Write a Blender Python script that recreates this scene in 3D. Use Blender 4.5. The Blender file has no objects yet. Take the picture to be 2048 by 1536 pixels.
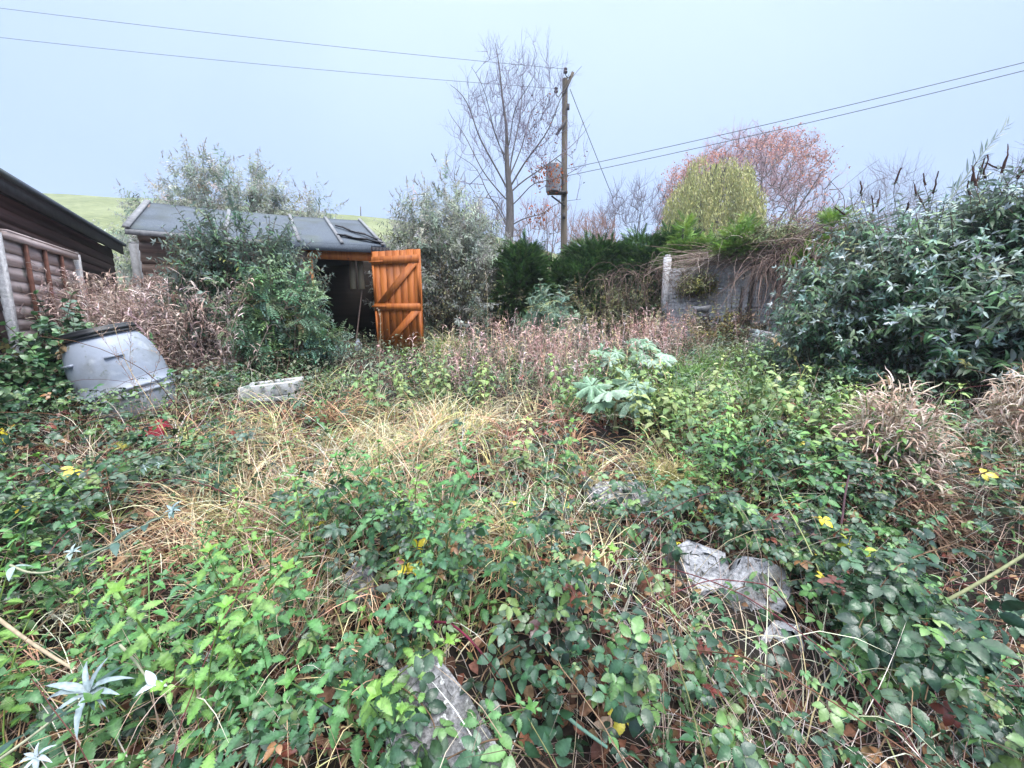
import bpy, math, random
import numpy as np
from mathutils import Vector
random.seed(7); rng = np.random.default_rng(7)
PI = math.pi
HAZE = .0014
EXPO = 1.08
DENOISE = True
scene = bpy.context.scene
COL = scene.collection

# ------------------------------------------------------------------ camera geometry
CAM = np.array([0.0, 0.0, 1.5]); PITCH = math.radians(8.7); FPX = 800.0
cp, sp = math.cos(PITCH), math.sin(PITCH)
def P(px, py, d):
    """point seen at photo position (px,py) on the vertical plane y=d"""
    a = (px-1024)/FPX; b = (768-py)/FPX
    v = np.array([a, cp+b*sp, -sp+b*cp]); return CAM + v*(d/v[1])
def sstep(a, b, t):
    t = np.clip((np.asarray(t, float)-a)/(b-a), 0, 1); return t*t*(3-2*t)
def bump(x, y, s, seed):
    r = np.random.default_rng(seed); o = 0
    for k in range(5):
        f = s*(1.0+0.7*k); a = r.uniform(0, 2*PI); ph = r.uniform(0, 2*PI)
        o = o + np.sin(f*(x*math.cos(a)+y*math.sin(a))+ph)/(1+.5*k)
    return o/3.0
YK = [-3, 0, .5, .85, 1.5, 2.5, 3.5, 5, 7, 10, 20, 60, 4000]
ZK = [-.05, 0, .08, .22, .46, .58, .68, .82, .97, 1.08, 1.2, 1.25, 1.3]
def H(x, y):
    x = np.asarray(x, float); y = np.asarray(y, float)
    z = np.interp(y, YK, ZK) + .025*np.minimum(np.abs(x), 6)*sstep(.5, 3, y)
    z = z - .55*sstep(.8, 2.2, x)*(1-sstep(1.3, 2.4, y))
    z = z - .10*sstep(-.6, -1.8, x)*(1-sstep(1.0, 2.0, y))
    near = 1-sstep(9, 16, y)
    return z + near*(.08*bump(x, y, 2.1, 3) + .025*bump(x, y, 6.5, 4))
def G(px, py):
    """where the ray through the photo position meets the ground"""
    a = (px-1024)/FPX; b = (768-py)/FPX
    v = np.array([a, cp+b*sp, -sp+b*cp]); v = v/v[1]
    for d in np.arange(.4, 40, .02):
        q = CAM+v*d
        if q[2] <= H(q[0], q[1]): return q
    return CAM+v*12

# ------------------------------------------------------------------ object helpers
def props(o, label=None, cat=None, group=None, kind=None):
    if label: o['label'] = label
    if cat: o['category'] = cat
    if group: o['group'] = group
    if kind: o['kind'] = kind
    return o
def thing(name, loc, label, cat, group=None):
    o = bpy.data.objects.new(name, None); COL.objects.link(o); o.location = [float(v) for v in loc]
    o.empty_display_size = .1
    return props(o, label, cat, group)

class MB:
    """collects quads (and small polygons) into one mesh"""
    def __init__(s): s.V = []; s.Q = []; s.C = []; s.n = 0; s.extra = []; s.smooth = False
    def add(s, V, Q, C=None):
        V = np.asarray(V, float).reshape(-1, 3); Q = np.asarray(Q, int).reshape(-1, 4)
        if C is None: C = np.ones((len(V), 3))
        C = np.asarray(C, float)
        if C.ndim == 1: C = np.tile(C, (len(V), 1))
        s.V.append(V); s.Q.append(Q+s.n); s.C.append(C); s.n += len(V); return s
    def poly(s, V, F, C=None):
        V = np.asarray(V, float).reshape(-1, 3)
        if C is None: C = np.ones((len(V), 3))
        C = np.asarray(C, float)
        if C.ndim == 1: C = np.tile(C, (len(V), 1))
        s.V.append(V); s.C.append(C)
        for f in F: s.extra.append([i+s.n for i in f])
        s.n += len(V); return s
    def hexa(s, c8, C=None):
        return s.add(c8, [[0,3,2,1],[4,5,6,7],[0,1,5,4],[1,2,6,5],[2,3,7,6],[3,0,4,7]], C)
    def box(s, lo, hi, M=None, C=None):
        x0,y0,z0 = lo; x1,y1,z1 = hi
        c = np.array([[x0,y0,z0],[x1,y0,z0],[x1,y1,z0],[x0,y1,z0],[x0,y0,z1],[x1,y0,z1],[x1,y1,z1],[x0,y1,z1]], float)
        if M is not None: c = M(c)
        return s.hexa(c, C)
    def bar(s, a, b, w, h, C=None, up=(0,0,1)):
        a = np.array(a, float); b = np.array(b, float); d = b-a; L = np.linalg.norm(d); d /= L
        u = np.array(up, float); x = np.cross(d, u); x /= np.linalg.norm(x); u = np.cross(x, d)
        c = [a-x*w/2-u*h/2, a+x*w/2-u*h/2, a+x*w/2+u*h/2, a-x*w/2+u*h/2]
        return s.hexa(np.array(c+[q+d*L for q in c]), C)
    def tubes(s, P0, P1, R0, R1, sides=5, C=None):
        P0 = np.atleast_2d(np.asarray(P0, float)); P1 = np.atleast_2d(np.asarray(P1, float)); n = len(P0)
        R0 = np.broadcast_to(np.asarray(R0, float), (n,)); R1 = np.broadcast_to(np.asarray(R1, float), (n,))
        d = P1-P0; d = d/np.maximum(np.linalg.norm(d, axis=1, keepdims=True), 1e-9)
        ref = np.where(np.abs(d[:, 2:3]) > .9, np.array([[1., 0, 0]]), np.array([[0., 0, 1]]))
        x = np.cross(d, ref); x /= np.linalg.norm(x, axis=1, keepdims=True); y = np.cross(d, x)
        a = np.arange(sides)*2*PI/sides
        ring = x[:, None]*np.cos(a)[None, :, None]+y[:, None]*np.sin(a)[None, :, None]
        V = np.concatenate([P0[:, None]+ring*R0[:, None, None], P1[:, None]+ring*R1[:, None, None]], 1)
        k = np.arange(sides); k2 = (k+1) % sides
        q = np.stack([k, k2, k2+sides, k+sides], 1)
        Q = (q[None]+(np.arange(n)*2*sides)[:, None, None]).reshape(-1, 4)
        if C is None: C = np.ones(3)
        C = np.asarray(C, float)
        CC = np.tile(C, (n*2*sides, 1)) if C.ndim == 1 else np.repeat(C, 2*sides, axis=0)
        return s.add(V.reshape(-1, 3), Q, CC)
    def path(s, pts, r0, r1=None, sides=6, C=None, cap=False):
        pts = np.asarray(pts, float); n = len(pts); r1 = r0 if r1 is None else r1
        R = np.linspace(r0, r1, n); V = []
        px = None
        for i in range(n):
            d = pts[min(i+1, n-1)]-pts[max(i-1, 0)]; d = d/max(np.linalg.norm(d), 1e-9)
            if px is None: px = np.array([1., 0, 0]) if abs(d[0]) < .9 else np.array([0, 1., 0])
            x = px-d*px.dot(d); x /= np.linalg.norm(x); px = x; y = np.cross(d, x)
            for k in range(sides):
                a = 2*PI*k/sides; V.append(pts[i]+(x*math.cos(a)+y*math.sin(a))*R[i])
        Q = [[i*sides+k, i*sides+(k+1) % sides, (i+1)*sides+(k+1) % sides, (i+1)*sides+k] for i in range(n-1) for k in range(sides)]
        s.add(V, Q, C)
        if cap:
            for i, fl in ((0, True), (n-1, False)):
                f = list(range(sides)); s.poly(V[i*sides:(i+1)*sides], [f[::-1] if fl else f], C)
        return s
    def ngon(s, base, fn, thick):
        pass
    def build(s, name, m, parent=None, smooth=False, **kw):
        if not s.V: return None
        V = np.concatenate(s.V); Q = np.concatenate(s.Q) if s.Q else np.zeros((0, 4), int); C = np.concatenate(s.C)
        if parent is not None and isinstance(parent, bpy.types.Object):
            off = np.array(parent.location); par = parent.parent
            while par is not None: off = off+np.array(par.location); par = par.parent
            V = V-off; org = None
        else:
            lo, hi = V.min(0), V.max(0); org = np.array([(lo[0]+hi[0])/2, (lo[1]+hi[1])/2, lo[2]])
            if kw.get('kind') in ('structure', 'stuff'): org = np.zeros(3)
            V = V-org
        me = bpy.data.meshes.new(name)
        ne = sum(len(f) for f in s.extra); nq = len(Q)
        me.vertices.add(len(V)); me.vertices.foreach_set('co', V.astype(np.float32).ravel())
        loops = np.concatenate([Q.ravel(), np.array([i for f in s.extra for i in f], int)]).astype(np.int32)
        me.loops.add(len(loops)); me.loops.foreach_set('vertex_index', loops)
        cnt = np.array([4]*0+[len(f) for f in s.extra], int)
        starts = np.concatenate([np.arange(nq)*4, nq*4+np.concatenate([[0], np.cumsum(cnt)[:-1]]) if len(cnt) else np.zeros(0, int)]).astype(np.int32)
        me.polygons.add(nq+len(cnt)); me.polygons.foreach_set('loop_start', starts)
        if smooth: me.polygons.foreach_set('use_smooth', np.ones(nq+len(cnt), bool))
        me.update(calc_edges=True)
        ca = me.color_attributes.new('Col', 'FLOAT_COLOR', 'POINT')
        ca.data.foreach_set('color', np.concatenate([C, np.ones((len(C), 1))], 1).astype(np.float32).ravel())
        me.materials.append(m)
        o = bpy.data.objects.new(name, me); COL.objects.link(o)
        if parent is not None: o.parent = parent
        else: o.location = org
        props(o, kw.get('label'), kw.get('cat'), kw.get('group'), kw.get('kind'))
        return o

# ------------------------------------------------------------------ plant pieces
def frames(D, U):
    D = np.asarray(D, float); U = np.asarray(U, float)
    D = D/np.maximum(np.linalg.norm(D, axis=1, keepdims=True), 1e-9)
    X = np.cross(D, U); nx = np.linalg.norm(X, axis=1, keepdims=True)
    X = np.where(nx < 1e-3, np.array([[1., 0, 0]]), X/np.maximum(nx, 1e-9)); Z = np.cross(X, D)
    return np.stack([X, D, Z], axis=2)          # columns: leaf x, leaf y (length), leaf z (upper side)
def unit(a):
    a = np.asarray(a, float); return a/np.maximum(np.linalg.norm(a, axis=-1, keepdims=True), 1e-9)
def rdirs(n, r=rng):
    return unit(r.normal(size=(n, 3)))
def leaf(L, W, n=4, peak=.4, serr=0., fold=.2, droop=.5, vein=0., wave=0.):
    t = np.linspace(0, 1, n+1); k = math.log(.5)/math.log(peak)
    w = W/2*np.sin(PI*t**k)**.85; w = np.nan_to_num(w); w[0] = W*.03; w[-1] = W*.015
    if serr: w[1:-1:2] *= (1-serr)
    a = droop*(t-.3); st = L/n
    y = np.concatenate([[0], np.cumsum(np.cos(a[1:])*st)]); z = np.concatenate([[0], -np.cumsum(np.sin(a[1:])*st)])
    V = []; C = []
    for i in range(n+1):
        sh = .5*W*serr*.5 if serr else 0
        wv = wave*W*math.sin(i*2.4)
        V += [[-w[i], y[i]+(sh*(i % 2)), z[i]+fold*w[i]+wv], [0, y[i], z[i]], [w[i], y[i]+(sh*(i % 2)), z[i]+fold*w[i]-wv]]
        e = 1+vein*(.5 if i % 2 else -.5); C += [[e]*3, [1+vein]*3, [e]*3]
    Q = []
    for i in range(n):
        b = i*3; Q += [[b, b+1, b+4, b+3], [b+1, b+2, b+5, b+4]]
    return np.array(V), np.array(Q), np.array(C)
def merge(parts):
    V = []; Q = []; C = []; n = 0
    for v, q, c in parts:
        V.append(v); Q.append(np.asarray(q)+n); C.append(c); n += len(v)
    return np.concatenate(V), np.concatenate(Q), np.concatenate(C)
def xf(p, pos=(0, 0, 0), D=(0, 1, 0), U=(0, 0, 1), s=1., tint=(1, 1, 1)):
    R = frames([D], [U])[0]; return p[0]@R.T*s+np.array(pos), p[1], p[2]*np.array(tint)
def scatter(mb, proto, pos, R, s, tint):
    V, Q, C = proto; n = len(pos)
    if n == 0: return
    s = np.broadcast_to(np.asarray(s, float), (n,))
    VV = np.einsum('nij,mj->nmi', R, V)*s[:, None, None]+pos[:, None]
    QQ = Q[None]+(np.arange(n)*len(V))[:, None, None]
    mb.add(VV.reshape(-1, 3), QQ.reshape(-1, 4), (C[None]*np.asarray(tint)[:, None]).reshape(-1, 3))
def scatter_var(mb, protos, pos, R, s, tint, r=rng):
    k = r.integers(0, len(protos), len(pos)); s = np.broadcast_to(np.asarray(s, float), (len(pos),))
    for i, p in enumerate(protos):
        m = k == i; scatter(mb, p, pos[m], R[m], s[m], tint[m])
def pick(cols, n, jit=.15, r=rng, w=None):
    cols = np.array(cols, float); k = r.choice(len(cols), n, p=None if w is None else np.array(w)/np.sum(w))
    return np.clip(cols[k]*(1+r.normal(0, jit, (n, 1)))*(1+r.normal(0, jit*.3, (n, 3))), .003, .95)
def blades(mb, base, az, L, w, lean, curl, col, n=5, col2=None, kink=0, r=rng):
    """arching ribbons: lean = starting angle from the vertical, curl = angle gained by the tip"""
    base = np.asarray(base, float); N = len(base)
    f = lambda q: np.broadcast_to(np.asarray(q, float), (N,))
    az, L, w, lean, curl = map(f, (az, L, w, lean, curl))
    t = np.linspace(0, 1, n+1); h = np.stack([np.cos(az), np.sin(az), 0*az], 1); sd = np.stack([-np.sin(az), np.cos(az), 0*az], 1)
    tw = r.uniform(-.9, .9, N)
    p = base.copy(); V = np.zeros((N, n+1, 2, 3))
    kk = r.integers(2, n+1, N); ka = r.uniform(-1, 1, N)*kink
    wob = r.normal(0, .25, N)
    for i in range(n+1):
        th = lean+curl*t[i]**1.3+np.where(i >= kk, ka, 0); ww = w*(1-t[i])**.6*(.6+.4*min(1, t[i]*4+.2))+.0004
        d = h*np.sin(th)[:, None]+np.array([0, 0, 1.])*np.cos(th)[:, None]+sd*(wob*t[i])[:, None]
        nrm = h*np.cos(th)[:, None]-np.array([0, 0, 1.])*np.sin(th)[:, None]
        e = sd*np.cos(tw*t[i]*2)[:, None]+nrm*np.sin(tw*t[i]*2)[:, None]
        V[:, i, 0] = p-e*(ww/2)[:, None]; V[:, i, 1] = p+e*(ww/2)[:, None]
        p = p+d*(L/n)[:, None]
    q = np.array([[2*i, 2*i+1, 2*i+3, 2*i+2] for i in range(n)])
    Q = q[None]+(np.arange(N)*2*(n+1))[:, None, None]
    col = np.broadcast_to(np.asarray(col, float), (N, 3)); c2 = col if col2 is None else np.broadcast_to(np.asarray(col2, float), (N, 3))
    CC = (col[:, None]*(1-t)[None, :, None]+c2[:, None]*t[None, :, None])
    CC = np.repeat(CC[:, :, None], 2, 2)
    mb.add(V.reshape(-1, 3), Q.reshape(-1, 4), CC.reshape(-1, 3))
    return p
def arc(p0, d0, L, n, grav=.0, wob=.1, r=random):
    p = np.array(p0, float); d = np.array(d0, float); d /= np.linalg.norm(d); out = [p.copy()]
    for i in range(n):
        d = d+np.array([r.gauss(0, wob), r.gauss(0, wob), r.gauss(0, wob)-grav]); d /= np.linalg.norm(d)
        p = p+d*L/n; out.append(p.copy())
    return np.array(out)

# ------------------------------------------------------------------ materials
def mat(name):
    m = bpy.data.materials.new(name); m.use_nodes = True; nt = m.node_tree; b = nt.nodes['Principled BSDF']
    return m, nt, b
def N(nt, t, **kw):
    n = nt.nodes.new(t)
    for k, v in kw.items():
        if k.startswith('i_'): n.inputs[k[2:].replace('_', ' ')].default_value = v
        else: setattr(n, k, v)
    return n
def ramp(nt, stops, src=None):
    r = nt.nodes.new('ShaderNodeValToRGB'); e = r.color_ramp.elements
    while len(e) < len(stops): e.new(.5)
    for i, (p, c) in enumerate(stops): e[i].position = p; e[i].color = (*c, 1)
    if src is not None: nt.links.new(src, r.inputs[0])
    return r
def mixc(nt, a, b, fac, mode='MIX'):
    m = nt.nodes.new('ShaderNodeMix'); m.data_type = 'RGBA'; m.blend_type = mode
    for k, s in ((6, a), (7, b), (0, fac)):
        if isinstance(s, bpy.types.NodeSocket): nt.links.new(s, m.inputs[k])
        elif isinstance(s, (int, float)): m.inputs[k].default_value = s
        else: m.inputs[k].default_value = (*s, 1)
    return m.outputs[2]
def leafmat(name, rough=.45, spec=.45, transl=.25, back=None, mottle=.35, scale=60, bmp=.3):
    m, nt, b = mat(name); at = N(nt, 'ShaderNodeAttribute', attribute_name='Col')
    geo = N(nt, 'ShaderNodeNewGeometry'); tc = N(nt, 'ShaderNodeTexCoord')
    no = N(nt, 'ShaderNodeTexNoise'); no.inputs['Scale'].default_value = scale; no.inputs['Detail'].default_value = 3
    nt.links.new(tc.outputs['Object'], no.inputs['Vector'])
    rp = ramp(nt, [(.3, (1-mottle,)*3), (.7, (1+mottle,)*3)], no.outputs['Fac'])
    c = mixc(nt, at.outputs['Color'], rp.outputs[0], 1.0, 'MULTIPLY')
    if back is not None: c = mixc(nt, c, back, geo.outputs['Backfacing'])
    nt.links.new(c, b.inputs['Base Color']); b.inputs['Roughness'].default_value = rough
    b.inputs['Specular IOR Level'].default_value = spec
    if bmp:
        bp = N(nt, 'ShaderNodeBump'); bp.inputs['Strength'].default_value = bmp; bp.inputs['Distance'].default_value = .01
        nt.links.new(no.outputs['Fac'], bp.inputs['Height']); nt.links.new(bp.outputs[0], b.inputs['Normal'])
    if transl:
        tr = N(nt, 'ShaderNodeBsdfTranslucent'); nt.links.new(c, tr.inputs[0]); mx = N(nt, 'ShaderNodeMixShader'); mx.inputs[0].default_value = transl
        nt.links.new(b.outputs[0], mx.inputs[1]); nt.links.new(tr.outputs[0], mx.inputs[2]); nt.links.new(mx.outputs[0], nt.nodes['Material Output'].inputs[0])
    return m
def surf(name, stops, scale=8, rough=.8, stretch=(1, 1, 1), bmp=.4, dist=.01, detail=8, second=None, spec=.3, rot=(0, 0, 0)):
    """weathered surface: stretched noise drives colour and relief; second = (colour, scale, lo, hi) adds patches of stain"""
    m, nt, b = mat(name); tc = N(nt, 'ShaderNodeTexCoord'); mp = N(nt, 'ShaderNodeMapping')
    mp.inputs['Scale'].default_value = stretch; mp.inputs['Rotation'].default_value = rot
    nt.links.new(tc.outputs['Object'], mp.inputs[0])
    no = N(nt, 'ShaderNodeTexNoise'); no.inputs['Scale'].default_value = scale; no.inputs['Detail'].default_value = detail; no.inputs['Roughness'].default_value = .65
    nt.links.new(mp.outputs[0], no.inputs['Vector'])
    c = ramp(nt, stops, no.outputs['Fac']).outputs[0]
    at = N(nt, 'ShaderNodeAttribute', attribute_name='Col'); c = mixc(nt, c, at.outputs['Color'], 1.0, 'MULTIPLY')
    for sc in (second or []):
        n2 = N(nt, 'ShaderNodeTexNoise'); n2.inputs['Scale'].default_value = sc[1]; n2.inputs['Detail'].default_value = 6
        nt.links.new(tc.outputs['Object'], n2.inputs['Vector'])
        mr = N(nt, 'ShaderNodeMapRange'); mr.inputs[1].default_value = sc[2]; mr.inputs[2].default_value = sc[3]
        nt.links.new(n2.outputs['Fac'], mr.inputs[0]); c = mixc(nt, c, sc[0], mr.outputs[0])
    nt.links.new(c, b.inputs['Base Color']); b.inputs['Roughness'].default_value = rough; b.inputs['Specular IOR Level'].default_value = spec
    bp = N(nt, 'ShaderNodeBump'); bp.inputs['Strength'].default_value = bmp; bp.inputs['Distance'].default_value = dist
    nt.links.new(no.outputs['Fac'], bp.inputs['Height']); nt.links.new(bp.outputs[0], b.inputs['Normal'])
    return m

M = {}
M['leaf'] = leafmat('leaf', .33, .62, .06, mottle=.3, scale=45)
M['soft_leaf'] = leafmat('soft_leaf', .42, .5, .12, mottle=.28, scale=70)
M['buddleia'] = leafmat('buddleia_leaf', .42, .55, .08, back=(.38, .44, .40), mottle=.25, scale=50)
M['pale_leaf'] = leafmat('pale_leaf', .5, .4, .5, mottle=.2, scale=50)
M['grass'] = leafmat('grass_blade', .55, .3, .15, mottle=.2, scale=25, bmp=0)
M['dead'] = leafmat('dead_leaf', .8, .15, .15, mottle=.35, scale=60)
M['needle'] = leafmat('needle', .6, .3, .12, mottle=.3, scale=20, bmp=0)
M['twig'] = leafmat('twig', .8, .2, 0, mottle=.25, scale=40, bmp=0)
M['bark'] = surf('bark', [(.3, (.10, .085, .075)), (.7, (.24, .21, .19))], 9, .9, (1, 1, .25), .8, .02)
M['bark_dark'] = surf('bark_dark', [(.3, (.06, .05, .045)), (.7, (.15, .13, .11))], 9, .9, (1, 1, .25), .8, .02)
M['pole'] = surf('pole_wood', [(.3, (.11, .085, .06)), (.7, (.22, .18, .13))], 14, .9, (1, 1, .08), .4, .01)
M['metal'] = surf('grey_metal', [(.3, (.25, .27, .29)), (.7, (.38, .40, .42))], 5, .55, spec=.5, bmp=.1)
M['dark_metal'] = surf('dark_metal', [(.3, (.05, .045, .045)), (.7, (.12, .10, .09))], 12, .7, bmp=.2)
M['ceramic'] = surf('ceramic', [(.3, (.06, .035, .03)), (.7, (.10, .06, .05))], 5, .25, spec=.5, bmp=.05)
M['wire'] = surf('wire', [(.3, (.10, .115, .11)), (.7, (.15, .165, .16))], 3, .6, bmp=0)
M['felt'] = surf('roof_felt', [(.25, (.06, .072, .09)), (.75, (.15, .175, .205))], 60, .85, bmp=.5, dist=.004, second=[((.13, .15, .14), 2.2, .52, .75), ((.03, .035, .04), 1.1, .55, .8)])
M['batten'] = surf('grey_batten', [(.3, (.16, .16, .165)), (.7, (.33, .33, .34))], 12, .85, (1, 1, 1), .4)
M['board'] = surf('weathered_board', [(.3, (.13, .085, .07)), (.55, (.26, .185, .16)), (.8, (.40, .33, .30))], 7, .85, (.12, .12, 3), .5, .006, second=[((.09, .10, .06), 3, .6, .75)])
M['board_red'] = surf('red_brown_board', [(.3, (.10, .04, .028)), (.75, (.22, .095, .065))], 7, .8, (.12, .12, 3), .4, .006)
M['garage'] = surf('dark_brown_board', [(.3, (.035, .018, .018)), (.6, (.085, .045, .045)), (.85, (.19, .125, .12))], 6, .7, (.1, .1, 3), .4, .006)
M['fascia'] = surf('black_fascia', [(.3, (.018, .016, .018)), (.75, (.05, .045, .05))], 10, .6, (1, 1, 1), .3)
M['panel'] = surf('fence_slat', [(.25, (.34, .22, .19)), (.5, (.58, .46, .43)), (.8, (.72, .65, .63))], 6, .85, (.25, .25, 4), .3, .003, second=[((.10, .12, .08), 4, .62, .78)])
M['concrete'] = surf('old_concrete', [(.3, (.42, .40, .40)), (.7, (.74, .72, .72))], 22, .9, (1, 1, 1), 1.0, .02, second=[((.16, .17, .12), 3.5, .56, .78), ((.5, .5, .48), 9, .66, .74)])
M['slab'] = surf('lichen_slab', [(.35, (.10, .10, .10)), (.5, (.24, .235, .235)), (.65, (.40, .39, .39))], 70, .9, (1, 1, 1), 1.0, .01, second=[((.62, .62, .60), 38, .60, .64), ((.05, .055, .045), 9, .52, .64), ((.09, .11, .05), 5, .56, .7)])
M['rubble'] = surf('pale_rubble', [(.3, (.30, .30, .31)), (.6, (.56, .56, .58))], 60, .9, (1, 1, 1), 1.0, .012, second=[((.10, .10, .09), 75, .58, .68), ((.15, .15, .12), 7, .50, .68), ((.07, .09, .04), 12, .60, .72)])
M['interior'] = surf('shade_dark_board_inside', [(.3, (.012, .009, .007)), (.75, (.03, .02, .015))], 7, .9, (.12, .12, 3), .4)  # near-black board colour carries the shade inside the open shed
M['slat'] = surf('pale_timber', [(.3, (.35, .28, .18)), (.75, (.52, .44, .30))], 8, .8, (1, 1, .1), .3)
M['barrel'] = surf('grey_plastic', [(.3, (.29, .325, .39)), (.7, (.40, .435, .51))], 4, .42, spec=.5, bmp=.08, second=[((.22, .23, .22), 4.2, .52, .72), ((.55, .58, .62), 9, .58, .76), ((.15, .17, .10), 14, .62, .74)])
M['black'] = surf('black_plastic', [(.3, (.012, .013, .016)), (.7, (.03, .032, .036))], 6, .4, spec=.5, bmp=.05)
M['foam'] = surf('white_foam', [(.3, (.45, .45, .45)), (.7, (.66, .66, .65))], 40, .8, bmp=.6, dist=.006, second=[((.20, .20, .16), 12, .54, .70), ((.12, .14, .08), 5, .58, .72)])
M['red'] = surf('red_cloth', [(.3, (.14, .005, .015)), (.7, (.34, .015, .035))], 12, .6, bmp=.5)
# orange stained door
def door_material():
    m, nt, b = mat('orange_stain'); tc = N(nt, 'ShaderNodeTexCoord'); mp = N(nt, 'ShaderNodeMapping'); mp.inputs['Scale'].default_value = (9, 9, .9)
    nt.links.new(tc.outputs['Object'], mp.inputs[0]); no = N(nt, 'ShaderNodeTexNoise'); no.inputs['Scale'].default_value = 3; no.inputs['Detail'].default_value = 9
    no.inputs['Distortion'].default_value = .8; nt.links.new(mp.outputs[0], no.inputs[0])
    c = ramp(nt, [(.28, (.30, .075, .018)), (.5, (.46, .135, .028)), (.75, (.58, .19, .045))], no.outputs['Fac']).outputs[0]
    vo = N(nt, 'ShaderNodeTexVoronoi'); vo.inputs['Scale'].default_value = 5.5; nt.links.new(tc.outputs['Object'], vo.inputs[0])
    mr = N(nt, 'ShaderNodeMapRange'); mr.inputs[1].default_value = .05; mr.inputs[2].default_value = .11; nt.links.new(vo.outputs['Distance'], mr.inputs[0])
    c = mixc(nt, (.16, .04, .015), c, mr.outputs[0])
    n2 = N(nt, 'ShaderNodeTexNoise'); n2.inputs['Scale'].default_value = 2.2; n2.inputs['Detail'].default_value = 5; nt.links.new(tc.outputs['Object'], n2.inputs[0])
    m2 = N(nt, 'ShaderNodeMapRange'); m2.inputs[1].default_value = .5; m2.inputs[2].default_value = .8; m2.inputs[4].default_value = .85; nt.links.new(n2.outputs['Fac'], m2.inputs[0])
    c = mixc(nt, c, (.25, .095, .045), m2.outputs[0])
    at = N(nt, 'ShaderNodeAttribute', attribute_name='Col'); c = mixc(nt, c, at.outputs['Color'], 1.0, 'MULTIPLY')
    nt.links.new(c, b.inputs['Base Color']); b.inputs['Roughness'].default_value = .55; b.inputs['Specular IOR Level'].default_value = .3
    bp = N(nt, 'ShaderNodeBump'); bp.inputs['Strength'].default_value = .15; bp.inputs['Distance'].default_value = .002
    nt.links.new(no.outputs['Fac'], bp.inputs['Height']); nt.links.new(bp.outputs[0], b.inputs['Normal']); return m
M['orange'] = door_material()
def ground_material():
    m, nt, b = mat('soil'); tc = N(nt, 'ShaderNodeTexCoord'); no = N(nt, 'ShaderNodeTexNoise'); no.inputs['Scale'].default_value = 9; no.inputs['Detail'].default_value = 10
    nt.links.new(tc.outputs['Object'], no.inputs[0])
    c = ramp(nt, [(.3, (.008, .006, .004)), (.55, (.022, .015, .010)), (.75, (.045, .03, .02))], no.outputs['Fac']).outputs[0]
    n2 = N(nt, 'ShaderNodeTexNoise'); n2.inputs['Scale'].default_value = .6; n2.inputs['Detail'].default_value = 6; nt.links.new(tc.outputs['Object'], n2.inputs[0])
    g = ramp(nt, [(.3, (.08, .115, .04)), (.7, (.13, .16, .06))], n2.outputs['Fac']).outputs[0]
    sx = N(nt, 'ShaderNodeSeparateXYZ'); nt.links.new(tc.outputs['Object'], sx.inputs[0])
    mr = N(nt, 'ShaderNodeMapRange'); mr.inputs[1].default_value = 20; mr.inputs[2].default_value = 26; nt.links.new(sx.outputs[1], mr.inputs[0])
    c = mixc(nt, c, g, mr.outputs[0]); nt.links.new(c, b.inputs['Base Color']); b.inputs['Roughness'].default_value = .95
    bp = N(nt, 'ShaderNodeBump'); bp.inputs['Strength'].default_value = .8; bp.inputs['Distance'].default_value = .03
    nt.links.new(no.outputs['Fac'], bp.inputs['Height']); nt.links.new(bp.outputs[0], b.inputs['Normal']); return m
M['ground'] = ground_material()
M['pasture'] = surf('pasture', [(.3, (.10, .125, .055)), (.5, (.18, .205, .09)), (.7, (.28, .29, .14))], .9, .95, (1, 2.5, 4), .6, .4, second=[((.30, .32, .17), .09, .5, .75)])

# ------------------------------------------------------------------ ground and hill
def grid(xs, ys, f):
    X, Y = np.meshgrid(xs, ys); Z = f(X, Y); V = np.stack([X, Y, Z], -1).reshape(-1, 3); nx = len(xs)
    i, j = np.meshgrid(np.arange(nx-1), np.arange(len(ys)-1)); a = (j*nx+i).ravel()
    return V, np.stack([a, a+1, a+nx+1, a+nx], 1)
s = np.linspace(-1, 1, 260); xs = 9*s+1500*s**7
t = np.linspace(0, 1, 300); ys = -3+16*t+2500*t**9
mb = MB(); mb.add(*grid(xs, ys, H)); mb.build('ground', M['ground'], smooth=True, kind='structure')
cr = [P(px, py, 75) for px, py in ((-700, 384), (-200, 384), (80, 387), (300, 394), (500, 411), (700, 430), (800, 443), (1000, 476), (1150, 520), (1400, 600), (1700, 640))]
cx = [c[0] for c in cr]; cz = [c[2] for c in cr]
def hill(X, Y):
    c = np.interp(X, cx, cz); k = np.clip((Y-22)/53, 0, 1); prof = k*(1.25-.25*k)
    over = np.clip((Y-75)/60, 0, 1)
    return (.9+(c-.9)*np.minimum(prof, 1))-over**2*8+.35*bump(X, Y, .12, 8)*k+.05*bump(X, Y, .9, 9)*k
mb = MB(); mb.add(*grid(np.linspace(-170, 45, 160), np.linspace(22, 130, 120), hill)); mb.build('hill', M['pasture'], smooth=True, kind='structure')

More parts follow.
